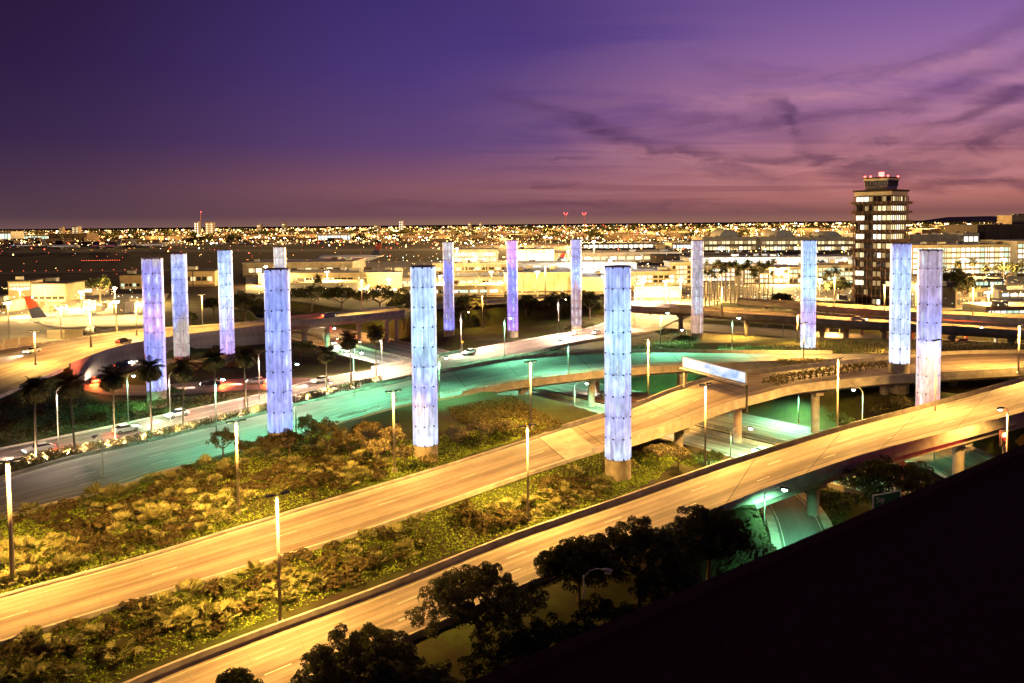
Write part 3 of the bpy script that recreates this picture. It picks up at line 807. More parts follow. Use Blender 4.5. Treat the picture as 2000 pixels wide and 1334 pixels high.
PY = [  # px, depth, ytop, y where the light starts, ybase, colours bottom to top, label
    (1206, 115, 521, 893, 938, [(0, (205, 225, 255)), (.12, (168, 170, 220)), (.3, (165, 165, 222)), (.42, (175, 205, 250)), (.62, (168, 215, 250)), (.8, (150, 185, 240)), (1, (130, 145, 225))],
     'nearest pale blue glass pylon on a bare yellow lit footing beside the flyover'),
    (826, 121, 521, 866, 897, [(0, (215, 230, 255)), (.14, (185, 190, 225)), (.32, (160, 165, 240)), (.5, (170, 215, 250)), (.75, (175, 215, 252)), (1, (165, 190, 245))],
     'near sky blue pylon with golden bushes at its foot'),
    (540, 124, 526, 840, 872, [(0, (135, 170, 255)), (.12, (145, 150, 225)), (.35, (135, 140, 230)), (.6, (130, 150, 240)), (.85, (115, 135, 228)), (1, (130, 130, 200))],
     'periwinkle blue pylon at the left end of the shrub bed'),
    (298, 163, 505, 762, 795, [(0, (165, 165, 230)), (.18, (110, 120, 230)), (.36, (115, 120, 232)), (.5, (205, 145, 232)), (.62, (190, 140, 230)), (.78, (115, 110, 220)), (.93, (130, 115, 205)), (1, (165, 150, 150))],
     'violet pylon with a magenta middle standing inside the red loop ramp'),
    (293, 190, 503, 690, 715, [(0, (120, 110, 200)), (.9, (140, 125, 200)), (1, (185, 170, 150))],
     'beige topped pylon almost hidden behind the violet pylon'),
    (349, 206, 496, 695, 702, [(0, (148, 132, 118)), (.28, (150, 138, 128)), (.4, (120, 130, 215)), (.6, (135, 150, 235)), (.9, (135, 155, 240)), (1, (165, 160, 190))],
     'pylon with unlit grey lower half and blue upper half'),
    (439, 221, 489, 690, 706, [(0, (190, 150, 232)), (.2, (165, 150, 230)), (.4, (205, 215, 255)), (.6, (195, 225, 255)), (.85, (160, 190, 245)), (1, (140, 170, 235))],
     'slim white and lavender pylon over the dark palms on the left'),
    (546, 256, 483, 640, 700, [(0, (130, 120, 190)), (.4, (150, 138, 150)), (1, (180, 165, 155))],
     'dull grey pylon peeking out behind the periwinkle blue pylon'),
    (875, 284, 473, 644, 658, [(0, (100, 100, 250)), (.2, (105, 85, 175)), (.45, (95, 85, 165)), (.6, (95, 105, 235)), (.72, (105, 100, 215)), (.8, (150, 135, 150)), (1, (175, 160, 160))],
     'deep blue pylon with grey top to the right of the sky blue pylon'),
    (1000, 284, 470, 645, 657, [(0, (190, 110, 235)), (.15, (160, 100, 235)), (.35, (105, 95, 220)), (.68, (110, 115, 240)), (.74, (200, 130, 225)), (1, (215, 145, 225))],
     'magenta topped pylon in the middle of the far row'),
    (1125, 284, 468, 636, 648, [(0, (120, 90, 95)), (.3, (165, 115, 115)), (.44, (165, 130, 150)), (.5, (165, 185, 255)), (.66, (165, 195, 255)), (.8, (135, 135, 210)), (1, (150, 140, 200))],
     'pylon with brown lower half and pale blue upper half'),
    (1362, 259, 470, 650, 662, [(0, (175, 125, 85)), (.2, (185, 130, 95)), (.3, (165, 155, 170)), (.5, (150, 140, 155)), (.75, (155, 140, 150)), (1, (160, 130, 150))],
     'almost unlit greyish orange pylon right of the bright boulevard end'),
    (1580, 213, 470, 678, 684, [(0, (240, 248, 255)), (.14, (215, 225, 255)), (.26, (200, 160, 230)), (.42, (170, 170, 235)), (.5, (200, 240, 255)), (.7, (175, 220, 252)), (1, (150, 175, 240))],
     'bright icy pylon left of the control tower'),
    (1760, 161, 476, 708, 724, [(0, (235, 235, 255)), (.2, (200, 220, 255)), (.5, (185, 205, 252)), (.7, (180, 215, 255)), (.92, (150, 170, 240)), (1, (130, 125, 200))],
     'pale blue pylon partly covering the control tower'),
    (1817, 139, 489, 800, 812, [(0, (225, 105, 95)), (.08, (215, 130, 120)), (.14, (200, 165, 150)), (.3, (205, 185, 205)), (.42, (190, 190, 245)), (.56, (150, 150, 230)), (.72, (150, 125, 175)), (1, (160, 135, 150))],
     'mauve and beige pylon at the right beside the near ramp')]
panel_me = PANEL.mesh(None, smooth=False)
for k, (px, Y, yt, yl, yb, cols, lab) in enumerate(PY):
    top = PD(px, (yt), Y); zl = PD(px, yl, Y).z; zb = PD(px, yb, Y).z
    zb = min(zb, tz(top.x, top.y) + .3); zb2 = min(zb, tz(top.x, top.y)) - 1.2
    root = empty('light_pylon', (top.x, Y, zl), R(17 + 45 * ((k * 37) % 10) / 10), lab, 'pylon', 'ring of lit pylons')
    H = top.z - zl; n = max(4, round(H / 3.2)); rh = H / n
    m = pylon_mat(k, root, H, rh, cols, k * 1.7 + .3, power=1.42)
    me = panel_me.copy(); me.materials.append(m)
    first = None
    for i in range(n):
        for j in range(8):
            o = link('glass_panel', me, root, (0, 0, i * rh + .018), (0, 0, j * math.pi / 4)); o.scale = (1, 1, rh - .036)
    MB().tube([(0, 0, 0), (0, 0, H)], 1.86, 32).build('core', M_FRAME, root, smooth=False)
    fb = MB()
    for i in range(n + 1):
        for j in range(8):
            a = j * math.pi / 4
            fb.box((1.97 * math.cos(a), 1.97 * math.sin(a), min(max(i * rh, .1), H - .1)), (.14, .22, .24), a)
    fs = fb.build('fastener', M_POLE_D, root); fs['kind'] = 'stuff'
    MB().tube([(0, 0, zb2 - zl), (0, 0, -.002)], 1.93, 32).build('footing', M_BASE, root)
    MB().tube([(0, 0, H + .002), (0, 0, H + .16)], 1.98, 32).build('top_ring', M_CONC, root)

# ------------------------------------------------------------------ plants
L_FAN = leaf('pale fan leaves', (0.11, 0.11, 0.035), (0.38, 0.37, 0.14), .35)
L_DARK = leaf('dark shrub leaves', (0.03, 0.028, 0.012), (0.13, 0.10, 0.045), 1.2)
L_BROWN = leaf('russet leaves', (0.04, 0.034, 0.013), (0.15, 0.125, 0.045), 1.0)
L_COVER = leaf('ground cover leaves', (0.09, 0.13, 0.012), (0.31, 0.42, 0.05), .2)
L_GOLD = leaf('tawny leaves', (0.07, 0.06, 0.028), (0.30, 0.25, 0.12), .9)
L_TREE = leaf('deep green leaves', (0.022, 0.030, 0.012), (0.10, 0.10, 0.045), .8)
L_TREE2 = leaf('mid green leaves', (0.035, 0.055, 0.018), (0.13, 0.17, 0.06), .8)
L_PALM = leaf('palm fronds', (0.035, 0.035, 0.016), (0.10, 0.095, 0.045), .5)

def quads_from(C, N, U, W, L):
    """leaf blades: centres C, normals N, long axes U, widths W, lengths L; a bent diamond of two quads' worth"""
    V = np.cross(N, U); V /= np.linalg.norm(V, axis=1, keepdims=True) + 1e-9
    a = C - U * (L / 2)[:, None]; b = C + V * (W / 2)[:, None] ; c = C + U * (L / 2)[:, None]; d = C - V * (W / 2)[:, None]
    vs = np.stack([a, b, c, d], 1).reshape(-1, 3)
    return vs, np.arange(len(C) * 4).reshape(-1, 4)
def unit(a): return a / (np.linalg.norm(a, axis=-1, keepdims=True) + 1e-9)
def clump_mesh(centres, radii, per, size, m, up=.35, aspect=.55, flatz=1.0):
    C, N = [], []
    for c, r in zip(centres, radii):
        k = int(per * (r / np.mean(radii)) ** 2)
        d = unit(rng.normal(size=(k, 3))); d[:, 2] = np.where(d[:, 2] < -.35, -d[:, 2], d[:, 2])
        rr = r * rng.uniform(.55, 1.05, k) ** .6
        p = d * rr[:, None]; p[:, 2] *= flatz
        C.append(c + p); N.append(unit(d + rng.normal(size=(k, 3)) * .55 + np.array((0, 0, up))))
    C = np.concatenate(C); N = np.concatenate(N)
    U = unit(np.cross(N, rng.normal(size=N.shape)))
    s = size * rng.uniform(.6, 1.35, len(C))
    v, f = quads_from(C, N, U, s * aspect, s)
    return np_mesh(v, f, m)
def crown_centres(n, rx, ry, rz, z0, shell=.8, flat_bottom=True):
    d = unit(rng.normal(size=(n, 3)))
    if flat_bottom: d[:, 2] = np.abs(d[:, 2]) * 1.0 - .25 * rng.random(n)
    r = rng.uniform(shell - .35, 1.0, n)
    return np.stack([d[:, 0] * rx * r, d[:, 1] * ry * r, z0 + d[:, 2] * rz * r], 1)
def trunk_mesh(h, r, spread, n, m=M_BARK, lean=0.0):
    mb = MB()
    mb.tube([(0, 0, -.4), (lean * .3, 0, h * .4), (lean, 0, h * .62)], [r * 1.25, r, r * .85], 8)
    for k in range(n):
        a = 2 * math.pi * (k + rnd.random() * .6) / n
        mb.tube([(lean, 0, h * .55), (lean + math.cos(a) * spread * .45, math.sin(a) * spread * .45, h * .8), (lean + math.cos(a) * spread * .85, math.sin(a) * spread * .85, h * 1.12)], [r * .6, r * .4, r * .12], 6)
    return mb.mesh(m)

# fan shrubs: low trunkless palms, a rosette of pleated fans
def fan_shrub(seed, nf, R0):
    g_ = np.random.default_rng(seed); vs = []; fs = []
    for k in range(nf):
        az = 2 * math.pi * (k + g_.random() * .8) / nf * 2.39; el_ = R(g_.uniform(12, 78)); L = R0 * g_.uniform(.55, .8)
        d = np.array((math.cos(az) * math.cos(el_), math.sin(az) * math.cos(el_), math.sin(el_)))
        sd = np.cross(d, (0, 0, 1)); sd /= np.linalg.norm(sd); nm = np.cross(sd, d)
        base = np.array((0, 0, .15)); hub = base + d * L
        # stalk
        b = len(vs); vs += [base - sd * .02, base + sd * .02, hub + sd * .015, hub - sd * .015]; fs.append((b, b + 1, b + 2, b + 3))
        nb = 9; FL = R0 * g_.uniform(.5, .75)
        for j in range(nb):
            a = R(-78 + 156 * j / (nb - 1)); dd = d * math.cos(a) + sd * math.sin(a)
            tip = hub + dd * FL * (1 - .25 * abs(a) / 1.4) - np.array((0, 0, FL * .22 * g_.random())) 
            wv = np.cross(dd, nm) * FL * .085
            mid = hub + dd * FL * .55 + nm * .03
            b = len(vs); vs += [hub, mid + wv, tip, mid - wv]; fs.append((b, b + 1, b + 2, b + 3))
    return np_mesh(np.array(vs), np.array(fs), L_FAN)
FANS = [fan_shrub(s, 15 + s % 4 * 3, 1.5 + .16 * (s % 3)) for s in range(5)]
SHRUBS = []
for s in range(6):
    rr = 1.0 + .25 * (s % 3)
    cc = crown_centres(9 + s, rr * 1.15, rr * .95, rr * .75, .35)
    SHRUBS.append(clump_mesh(cc, rng.uniform(.28, .5, len(cc)), 34, .30, (L_DARK, L_DARK, L_BROWN)[s % 3]))

def world_poly(pp): return [G(x, y).to_2d() for x, y in pp]
def inside(p, poly):
    c = False; n = len(poly)
    for i in range(n):
        a, b = poly[i], poly[i - 1]
        if (a[1] > p[1]) != (b[1] > p[1]) and p[0] < (b[0] - a[0]) * (p[1] - a[1]) / (b[1] - a[1]) + a[0]: c = not c
    return c
def scatter(poly, n, dmin, taken=(), clump=0):
    xs = [p[0] for p in poly]; ys = [p[1] for p in poly]; out = []; tries = 0
    taken = list(taken)
    while len(out) < n and tries < n * 60:
        tries += 1
        p = (rnd.uniform(min(xs), max(xs)), rnd.uniform(min(ys), max(ys)))
        if not inside(p, poly): continue
        if clump and math.sin(p[0] * .23 + 1.3 * math.sin(p[1] * .17)) + math.sin(p[1] * .31 + p[0] * .12 + clump) < rnd.uniform(-1.1, .9): continue
        if any((p[0] - a) ** 2 + (p[1] - b) ** 2 < dmin * dmin for a, b in out): continue
        if any((p[0] - a) ** 2 + (p[1] - b) ** 2 < (dmin * .5 + r) ** 2 for a, b, r in taken): continue
        out.append(p)
    return out
PYL = [(PD(q[0], 600, q[1]).x, q[1], 2.6) for q in PY]
BED = world_poly([(-420, 1150), (-60, 1040), (60, 1006), (215, 970), (312, 938), (410, 912), (520, 885), (600, 862), (680, 868), (735, 880), (760, 930), (650, 962), (464, 1022), (261, 1082), (0, 1150), (-60, 1165), (-420, 1285)])
STRIP = world_poly([(-350, 1402), (-60, 1300), (0, 1280), (181, 1222), (461, 1137), (754, 1045), (900, 1000), (1120, 930), (1240, 930), (1170, 975), (1000, 1030), (754, 1114), (500, 1208), (250, 1290), (100, 1345), (-60, 1410), (-350, 1530)])
LAND = [(PD(x, 900, Y).x, Y, n) for x, Y, n in ((15, 83, 'the lamp at the left frame edge'), (461, 100, 'the lamp on the second ramp'), (541, 76, 'the lamp between the ramps'), (1030, 99, 'the lamp left of the nearest pylon'), (540, 124, 'the periwinkle pylon'), (826, 121, 'the sky blue pylon'), (1206, 115, 'the nearest pylon'), (250, 115, 'the unlit thin lamp'), (300, 66, 'the parapet at lower left'), (768, 112, 'the lamp among tawny trees'))]
def near(x, y): return min(LAND, key=lambda l: (l[0] - x) ** 2 + (l[1] - y) ** 2)[2]
def plant_field(poly, nf, ns, where):
    pf = scatter(poly, nf, 1.35, PYL, 1.0)
    ps = scatter(poly, ns, 1.5, PYL + [(a, b, .4) for a, b in pf], 2.6)
    for x, y in pf:
        o = link('fan_palm_shrub', FANS[rnd.randrange(5)]); s = rnd.uniform(.55, 1.12)
        o.location = (x, y, tz(x, y) - .05); o.rotation_euler = (0, 0, rnd.uniform(0, 6.28)); o.scale = (s, s, s * rnd.uniform(.7, 1.0))
        tag(o, f'pale fan leaved shrub in the {where}, by {near(x, y)}', 'shrub', f'fan shrubs in the {where} by {near(x, y)}')
    for x, y in ps:
        k = rnd.randrange(6); kind = 'russet' if k % 3 == 2 else 'dark'
        o = link('leafy_shrub', SHRUBS[k]); s = rnd.uniform(.8, 1.5)
        o.location = (x, y, tz(x, y) - .1); o.rotation_euler = (0, 0, rnd.uniform(0, 6.28)); o.scale = (s * rnd.uniform(1, 1.5), s * 1.1, s * rnd.uniform(.5, .95))
        tag(o, f'{kind} leafy shrub in the {where}, by {near(x, y)}', 'shrub', f'{kind} shrubs in the {where} by {near(x, y)}')
plant_field(BED, 150, 102, 'big bed')
plant_field(STRIP, 66, 72, 'narrow strip')

# ground cover, thousands of small leaves close to the soil
def cover(name, poly, dens, m, size=.34, h=.28):
    xs = np.array([p[0] for p in poly]); ys = np.array([p[1] for p in poly])
    area = (xs.max() - xs.min()) * (ys.max() - ys.min()); n = int(area * dens)
    X = rng.uniform(xs.min(), xs.max(), n); Y = rng.uniform(ys.min(), ys.max(), n)
    ins = np.zeros(n, bool); k = len(poly)
    for i in range(k):
        a, b = poly[i], poly[i - 1]
        if a[1] == b[1]: continue
        ins ^= ((a[1] > Y) != (b[1] > Y)) & (X < (b[0] - a[0]) * (Y - a[1]) / (b[1] - a[1]) + a[0])
    X, Y = X[ins], Y[ins]
    Z = np.array([tz(x, y) for x, y in zip(X, Y)]) + rng.uniform(0, h, len(X))
    N = unit(rng.normal(size=(len(X), 3)) * .6 + np.array((0, 0, 1.0))); U = unit(np.cross(N, rng.normal(size=N.shape)))
    s = size * rng.uniform(.6, 1.4, len(X))
    v, f = quads_from(np.stack([X, Y, Z], 1), N, U, s * .7, s)
    return tag(link(name, np_mesh(v, f, m)), kind='stuff')
BEDG = world_poly([(-420, 1148), (-80, 1045), (60, 1000), (215, 962), (312, 930), (410, 905), (520, 872), (620, 848), (700, 858), (800, 860), (870, 850), (1000, 815), (1080, 830), (1000, 862), (880, 905), (776, 932), (620, 980), (464, 1028), (261, 1090), (0, 1162), (-80, 1185), (-420, 1298)])
STRIPG = world_poly([(-380, 1395), (-80, 1285), (0, 1263), (181, 1206), (461, 1121), (754, 1031), (900, 984), (1030, 936), (1150, 893), (1230, 880), (1290, 890), (1380, 900), (1250, 958), (1170, 988), (1000, 1042), (754, 1128), (500, 1222), (297, 1302), (100, 1390), (-80, 1470), (-380, 1600)])
cover('ground_cover', BEDG, 24, L_COVER, .27, .22)
cover('ground_cover', STRIPG, 24, L_COVER, .27, .22)
MIDG = world_poly([(-80, 840), (0, 800), (60, 760), (160, 735), (150, 770), (260, 782), (420, 772), (500, 768), (380, 797), (225, 829), (100, 853), (-80, 885)])
cover('ground_cover', MIDG, 5, L_TREE2, .4, .35)
UNDER = world_poly([(1370, 1075), (1430, 1030), (1475, 1000), (1505, 1015), (1520, 1065), (1515, 1110), (1400, 1130)])
cover('ground_cover', UNDER, 14, L_TREE, .3, .3)
UNDER2 = world_poly([(1560, 955), (1640, 930), (1700, 940), (1720, 985), (1640, 1030), (1612, 1030), (1590, 985)])
cover('ground_cover', UNDER2, 10, L_TREE2, .4, .3)
slope = world_poly([(870, 800), (1000, 775), (1040, 800), (1100, 828), (1050, 850), (900, 830)])
cover('ivy', slope, 16, L_BROWN, .4, .5)

# small trees among the beds
def small_tree(px, py, h, w, lmat, name, lab, seed, z=None):
    g0 = G(px, py); root = empty(name, (g0.x, g0.y, g0.z), rnd.uniform(0, 6), lab, 'tree')
    link('trunk', trunk_mesh(h * .62, .05 + .016 * h, w * .5, 5), root)
    cc = crown_centres(int(10 + w * 5), w * .5, w * .5, h * .36, h * .62)
    link('crown', clump_mesh(cc, rng.uniform(.32, .6, len(cc)) * (w / 4) ** .4, 46, .34, lmat, aspect=.5), root)
small_tree(436, 896, 4.4, 4.6, L_BROWN, 'small_tree', 'thin brown tree beside the green road left of the shrub bed', 1)
small_tree(480, 893, 2.4, 3.2, L_BROWN, 'small_tree', 'low brown bush tree beside the green road by the bed\'s tip', 2)
small_tree(520, 900, 3.6, 4.2, L_DARK, 'small_tree', 'dark tree at the left foot of the periwinkle blue pylon', 3)
small_tree(566, 895, 4.4, 4.4, L_DARK, 'small_tree', 'dark tree at the right foot of the periwinkle blue pylon', 4)
small_tree(606, 872, 5.0, 5.4, L_TREE2, 'small_tree', 'green lamplit tree on the road side of the bed', 5)
small_tree(640, 896, 6.4, 6.2, L_BROWN, 'small_tree', 'largest russet tree in the middle of the bed', 6)
small_tree(684, 902, 5.4, 5.0, L_BROWN, 'small_tree', 'russet tree just right of the largest russet tree', 7)
small_tree(716, 880, 4.8, 6.0, L_BROWN, 'small_tree', 'broad russet tree behind the golden bushes', 8)
small_tree(736, 905, 3.8, 4.6, L_GOLD, 'small_tree', 'tawny bush tree left of the sky blue pylon', 9)
small_tree(768, 893, 5.0, 4.8, L_GOLD, 'small_tree', 'tall tawny tree touching the sky blue pylon', 10)
small_tree(790, 912, 3.2, 3.6, L_GOLD, 'small_tree', 'small tawny tree in front of the sky blue pylon', 11)
small_tree(840, 912, 1.5, 3.2, L_GOLD, 'low_bush', 'low tawny bush against the footing of the sky blue pylon', 12)
small_tree(893, 878, 3.6, 4.6, L_GOLD, 'small_tree', 'tawny tree right of the sky blue pylon by the kerb', 13)
small_tree(938, 866, 3.4, 5.0, L_GOLD, 'small_tree', 'broad tawny tree second to the right of the sky blue pylon', 14)
small_tree(984, 853, 2.4, 5.0, L_GOLD, 'small_tree', 'low yellowish tree beside the brown ivy slope', 15)
small_tree(1285, 905, 3.0, 4.6, L_GOLD, 'small_tree', 'pinkish tawny tree right of the nearest pylon', 16)
small_tree(1325, 922, 3.8, 4.4, L_GOLD, 'small_tree', 'orange tawny tree by the parapet right of the nearest pylon', 17)
small_tree(1385, 908, 2.2, 5.0, L_TREE2, 'low_bush', 'yellow green bush against the parapet by the freeway', 18)
small_tree(1262, 898, 2.2, 3.2, L_DARK, 'low_bush', 'dark bush behind the nearest pylon under the flyover', 19)
small_tree(1720, 825, 3.6, 5.0, L_DARK, 'small_tree', 'dark round bush under the flyover next to the right pylons', 20)
small_tree(1760, 815, 3.8, 5.0, L_GOLD, 'small_tree', 'greyish bush in front of the mauve and beige pylon', 21)
small_tree(1640, 838, 3.0, 6.0, L_TREE2, 'low_bush', 'green lamplit bush beside the freeway wall', 22)
small_tree(588, 705, 6.0, 8.2, L_TREE2, 'small_tree', 'round tree right of the periwinkle blue pylon beyond the boulevard', 23)
small_tree(1305, 668, 4.0, 9.0, L_GOLD, 'small_tree', 'brownish round tree by the bright end of the boulevard', 24)
small_tree(1340, 676, 3.0, 8.0, L_DARK, 'low_bush', 'dark bush left of the greyish orange pylon', 25)
small_tree(335, 788, 3.6, 5.0, L_TREE2, 'small_tree', 'green lamplit tree right of the violet pylon\'s footing', 26)
small_tree(268, 818, 3.4, 5.0, L_TREE2, 'small_tree', 'green lamplit tree left of the violet pylon\'s footing', 27)
small_tree(310, 802, 2.4, 4.0, L_TREE2, 'low_bush', 'pale green bush in front of the violet pylon\'s footing', 28)
small_tree(182, 822, 2.8, 6.0, L_TREE2, 'small_tree', 'grey green tree between the dark palms on the left', 29)

# the dark planting left of the loop ramp
for k, (px, py, w_) in enumerate([(-20, 812, 8), (20, 835, 8), (30, 795, 7), (75, 815, 8), (112, 838, 8), (120, 800, 8), (155, 826, 7), (200, 822, 7), (226, 800, 6), (235, 826, 5), (60, 850, 6), (-10, 862, 6), (300, 812, 5), (350, 800, 5), (392, 786, 6), (440, 778, 6), (420, 690, 9), (470, 690, 9), (500, 700, 8), (360, 716, 8), (395, 722, 7), (460, 716, 8)]):
    g0 = G(px, py); s = w_ / 6.4
    o = link('dense_bush', SHRUBS[k % 6]); o.location = (g0.x, g0.y, g0.z - .3); o.scale = (s * 1.7, s * 1.7, s * 1.25); o.rotation_euler = (0, 0, k * 1.3)
    tag(o, 'big dark bush in the planting around the loop ramp left of the boulevard', 'bush', 'dark bushes round the loop ramp')

# broad trees with silhouetted crowns
def big_tree(x, y, zb, h, w, lmat, lab, nc, cr, per, size, name='broad_tree', lean=0.0, group=None):
    root = empty(name, (x, y, zb), rnd.uniform(0, 6), lab, 'tree', group)
    link('trunk', trunk_mesh(h * .7, .06 + .022 * h, w * .42, 6), root)
    cc = crown_centres(nc, w * .5, w * .5, h * .42, h * .60)
    link('crown', clump_mesh(cc, rng.uniform(.75, 1.25, nc) * cr, per, size, lmat, aspect=.62), root)
    return root
for px, pyc, pw, ph, Y, lab in [
        (462, 1345, 90, 90, 60, 'tip of a dark tree showing at the frame\'s bottom below the near ramp'),
        (705, 1320, 230, 190, 62, 'dark tree at the bottom with open leafy tufts against the road'),
        (935, 1225, 240, 230, 71, 'big round dark tree rising in front of the near ramp'),
        (1130, 1150, 150, 200, 79, 'dark tree behind the unlit street lamp'),
        (1248, 1125, 220, 220, 80, 'broad dark tree between the unlit lamp and the tallest tree'),
        (1385, 1085, 150, 215, 84, 'tallest dark tree at the edge of the small green lit road'),
        (1742, 945, 180, 120, 101, 'wide low dark tree over the hotel roof edge on the right')]:
    top = PD(px, pyc - ph / 2, Y); zb = tz(top.x, top.y) - .2
    h = top.z - zb; w = pw * Y / F
    big_tree(top.x, top.y, zb, h * .97 - .5, w * 1.14, L_TREE, lab, 230 if pw > 120 else 70, .56, 150, .20)
for px, yt, Y, w, lab in [(590, 1330, 55, 9, 'dark tree at the very bottom right of the lowest leafy tufts'), (830, 1285, 62, 9, 'dark tree behind the round bottom tree, toward the building'), (1010, 1225, 66, 10, 'dark tree filling the gap right of the round bottom tree'),
                          (1085, 1190, 67, 9, 'dark tree beside the unlit lamp\'s foot toward the building'), (1190, 1150, 70, 9, 'dark tree close to the roof edge right of the unlit lamp'), (1310, 1090, 76, 9, 'dark tree close to the roof edge under the tallest tree')]:
    top = PD(px, yt, Y); zb = tz(top.x, top.y) - .2
    big_tree(top.x, top.y, zb, (top.z - zb) * .9 - .8, w, L_TREE, lab, 110, .56, 120, .22)
o = None
for k, (px, py, pw, ph, lab) in enumerate([
        (917, 630, 56, 46, 'umbrella shaped dark tree with forked trunk left of the magenta topped pylon'),
        (1028, 618, 46, 34, 'small dark tree right of the magenta topped pylon'),
        (1092, 628, 80, 50, 'spreading dark tree left of the brown and blue pylon'),
        (1152, 625, 66, 50, 'dark tree right of the brown and blue pylon'),
        (788, 645, 60, 70, 'tall dark tree hiding the end of the raised roadway'),
        (742, 612, 90, 48, 'dark tree mass behind the raised roadway, rightmost of the row'),
        (668, 612, 80, 46, 'dark tree mass behind the raised roadway, second from the right'),
        (610, 608, 80, 44, 'dark tree mass behind the raised roadway beside the periwinkle pylon'),
        (478, 632, 66, 54, 'dark round tree right of the slim white pylon'),
        (418, 618, 40, 32, 'dark tree left of the slim white pylon'),
        (196, 592, 44, 48, 'round tree by the floodlit road behind the parked airliner'),
        (374, 640, 22, 26, 'small tree standing by the road between the two left pylons'),
        (1862, 590, 60, 62, 'dark bushy tree right of the mauve and beige pylon'),
        (1884, 602, 44, 56, 'dark tree before the low office roof on the right'),
        (1640, 590, 60, 40, 'dark tree at the foot of the control tower'),
        (1965, 560, 70, 44, 'green lit tree far right behind the low office roof'),
        (1528, 604, 36, 28, 'small tree below the palm rows left of the bright icy pylon')]):
    g0 = G(px, py); d = g0.y
    big_tree(g0.x, g0.y, g0.z - .2, 1.15 * ph * d / F, 1.1 * pw * d / F, L_TREE, lab, 80, 1.0 * (pw * d / F / 10) ** .5, 70, .55)

# clipped hedges along the far right street and on the flyover's island
def hedge(pts_px, zf, w, h, lab, m=L_DARK, dens=110):
    ps = [P(x, y, zf) for x, y in pts_px]
    A = catmull(ps, 40); C = []
    n = int(np.sum(np.linalg.norm(np.diff(A, axis=0), axis=1)) * dens)
    i = rng.uniform(0, 40, n); k = np.minimum(i.astype(int), 39); fr = (i - k)[:, None]
    c = A[k] * (1 - fr) + A[k + 1] * fr
    th = rng.uniform(-.2, math.pi + .2, n); rr = rng.uniform(.75, 1.05, n) * (1 + .25 * np.sin(i * 3.1))
    t = tangents(A)[k]; nr = np.stack([-t[:, 1], t[:, 0], np.zeros(n)], 1)
    off = nr * (np.cos(th) * w * .5 * rr)[:, None] + np.array((0, 0, 1)) * (np.maximum(np.sin(th), 0) * h * rr + .05)[:, None]
    N = unit(off + rng.normal(size=(n, 3)) * .4); U = unit(np.cross(N, rng.normal(size=N.shape)))
    s = .34 * rng.uniform(.7, 1.4, n); v, f = quads_from(c + off, N, U, s * .6, s)
    root = link('hedge', np_mesh(v, f, m)); tag(root, lab, 'hedge')
hedge([(1500, 750), (1560, 738), (1620, 729), (1690, 720), (1740, 716)], 6.3, 2.6, 1.2, 'long hedge on the island dividing the two flyover branches', L_BROWN)
hedge([(1505, 752), (1515, 749), (1530, 746)], 6.0, 3.0, 1.6, 'round hedge clump at the tip of the flyover\'s island', L_GOLD)
hedge([(1520, 709), (1560, 708), (1610, 707)], 6.2, 1.2, .9, 'short low hedge between the green road and the orange branch', L_GOLD)
hedge([(1600, 690), (1660, 690), (1740, 691)], 4.5, 6, 3.4, 'dark hedge between the icy pylon and the pale blue pylon', L_TREE2)
hedge([(1840, 692), (1920, 693), (2040, 695)], 4.5, 5, 3.0, 'dark hedge right of the mauve pylon along the street')
hedge([(1400, 689), (1470, 690), (1560, 690)], 3.0, 3.5, 2.0, 'low hedge along the far side of the green road by the icy pylon', L_TREE2)
hedge([(1255, 690), (1310, 684), (1350, 683)], 1.0, 7, 3.0, 'ivy covered bank left of the greyish orange pylon', L_GOLD)
hedge([(1160, 640), (1140, 640), (1110, 645)], -1, 5, 1.6, 'dark shrub border at the foot of the brown and blue pylon')

# palms
def palm_crown(nf, Lf, seed, segs=6, wid=.42):
    g_ = np.random.default_rng(seed); vs = []; fs = []
    for k in range(nf):
        az = k * 2.39996 + g_.normal() * .2; e0 = R(80 - 118 * (k / nf) + g_.normal() * 8)
        L = Lf * g_.uniform(.8, 1.1); p = np.zeros(3); el_ = e0
        h = np.array((math.cos(az), math.sin(az), 0)); sd = np.array((-h[1], h[0], 0))
        prev = None
        for s in range(segs + 1):
            d = h * math.cos(el_) + np.array((0, 0, math.sin(el_)))
            if s < segs:
                for q in (0, .5):
                    pp = p + d * L / segs * q; wl = Lf * wid * math.sin(math.pi * min(.95, (s + q + .8) / (segs + 1))) * g_.uniform(.8, 1.1)
                    for sg in (1, -1):
                        tip = pp + sd * sg * wl + d * wl * .6 - np.array((0, 0, wl * .35))
                        b = len(vs); vs += [pp - d * .06, pp + (sd * sg * wl + d * wl * .2) * .5, tip, pp + d * Lf * .055]; fs.append((b, b + 1, b + 2, b + 3))
            p = p + d * L / segs; el_ -= R(11 + 7 * (k / nf))
    return np_mesh(np.array(vs), np.array(fs), L_PALM)
PALMC = [palm_crown(30, 2.5, s) for s in range(3)]
PALMF = [palm_crown(18, 2.6, 10 + s, 4, .4) for s in range(3)]
def palm(x, y, zb, h, lab, group=None, far=False, r=.2, s=1.0):
    root = empty('palm_tree', (x, y, zb), rnd.uniform(0, 6), lab, 'palm tree', group)
    ln = rnd.uniform(-.25, .25)
    MB().tube([(0, 0, -.3), (ln * .3, 0, h * .35), (ln, 0, h * .7), (ln, .1, h)], [r * 1.35, r, r * .85, r * .8], 5 if far else 8).build('trunk', M_PALMBARK, root, smooth=True)
    o = link('crown', (PALMF if far else PALMC)[rnd.randrange(3)], root, (ln, .1, h - .1)); o.scale = (s, s, s)
MED = [(72, 758, 902), (146, 748, 888), (224, 735, 868), (296, 718, 853), (358, 718, 838), (422, 700, 822), (481, 695, 808), (588, 715, 786), (638, 690, 772), (686, 662, 757), (735, 648, 748)]
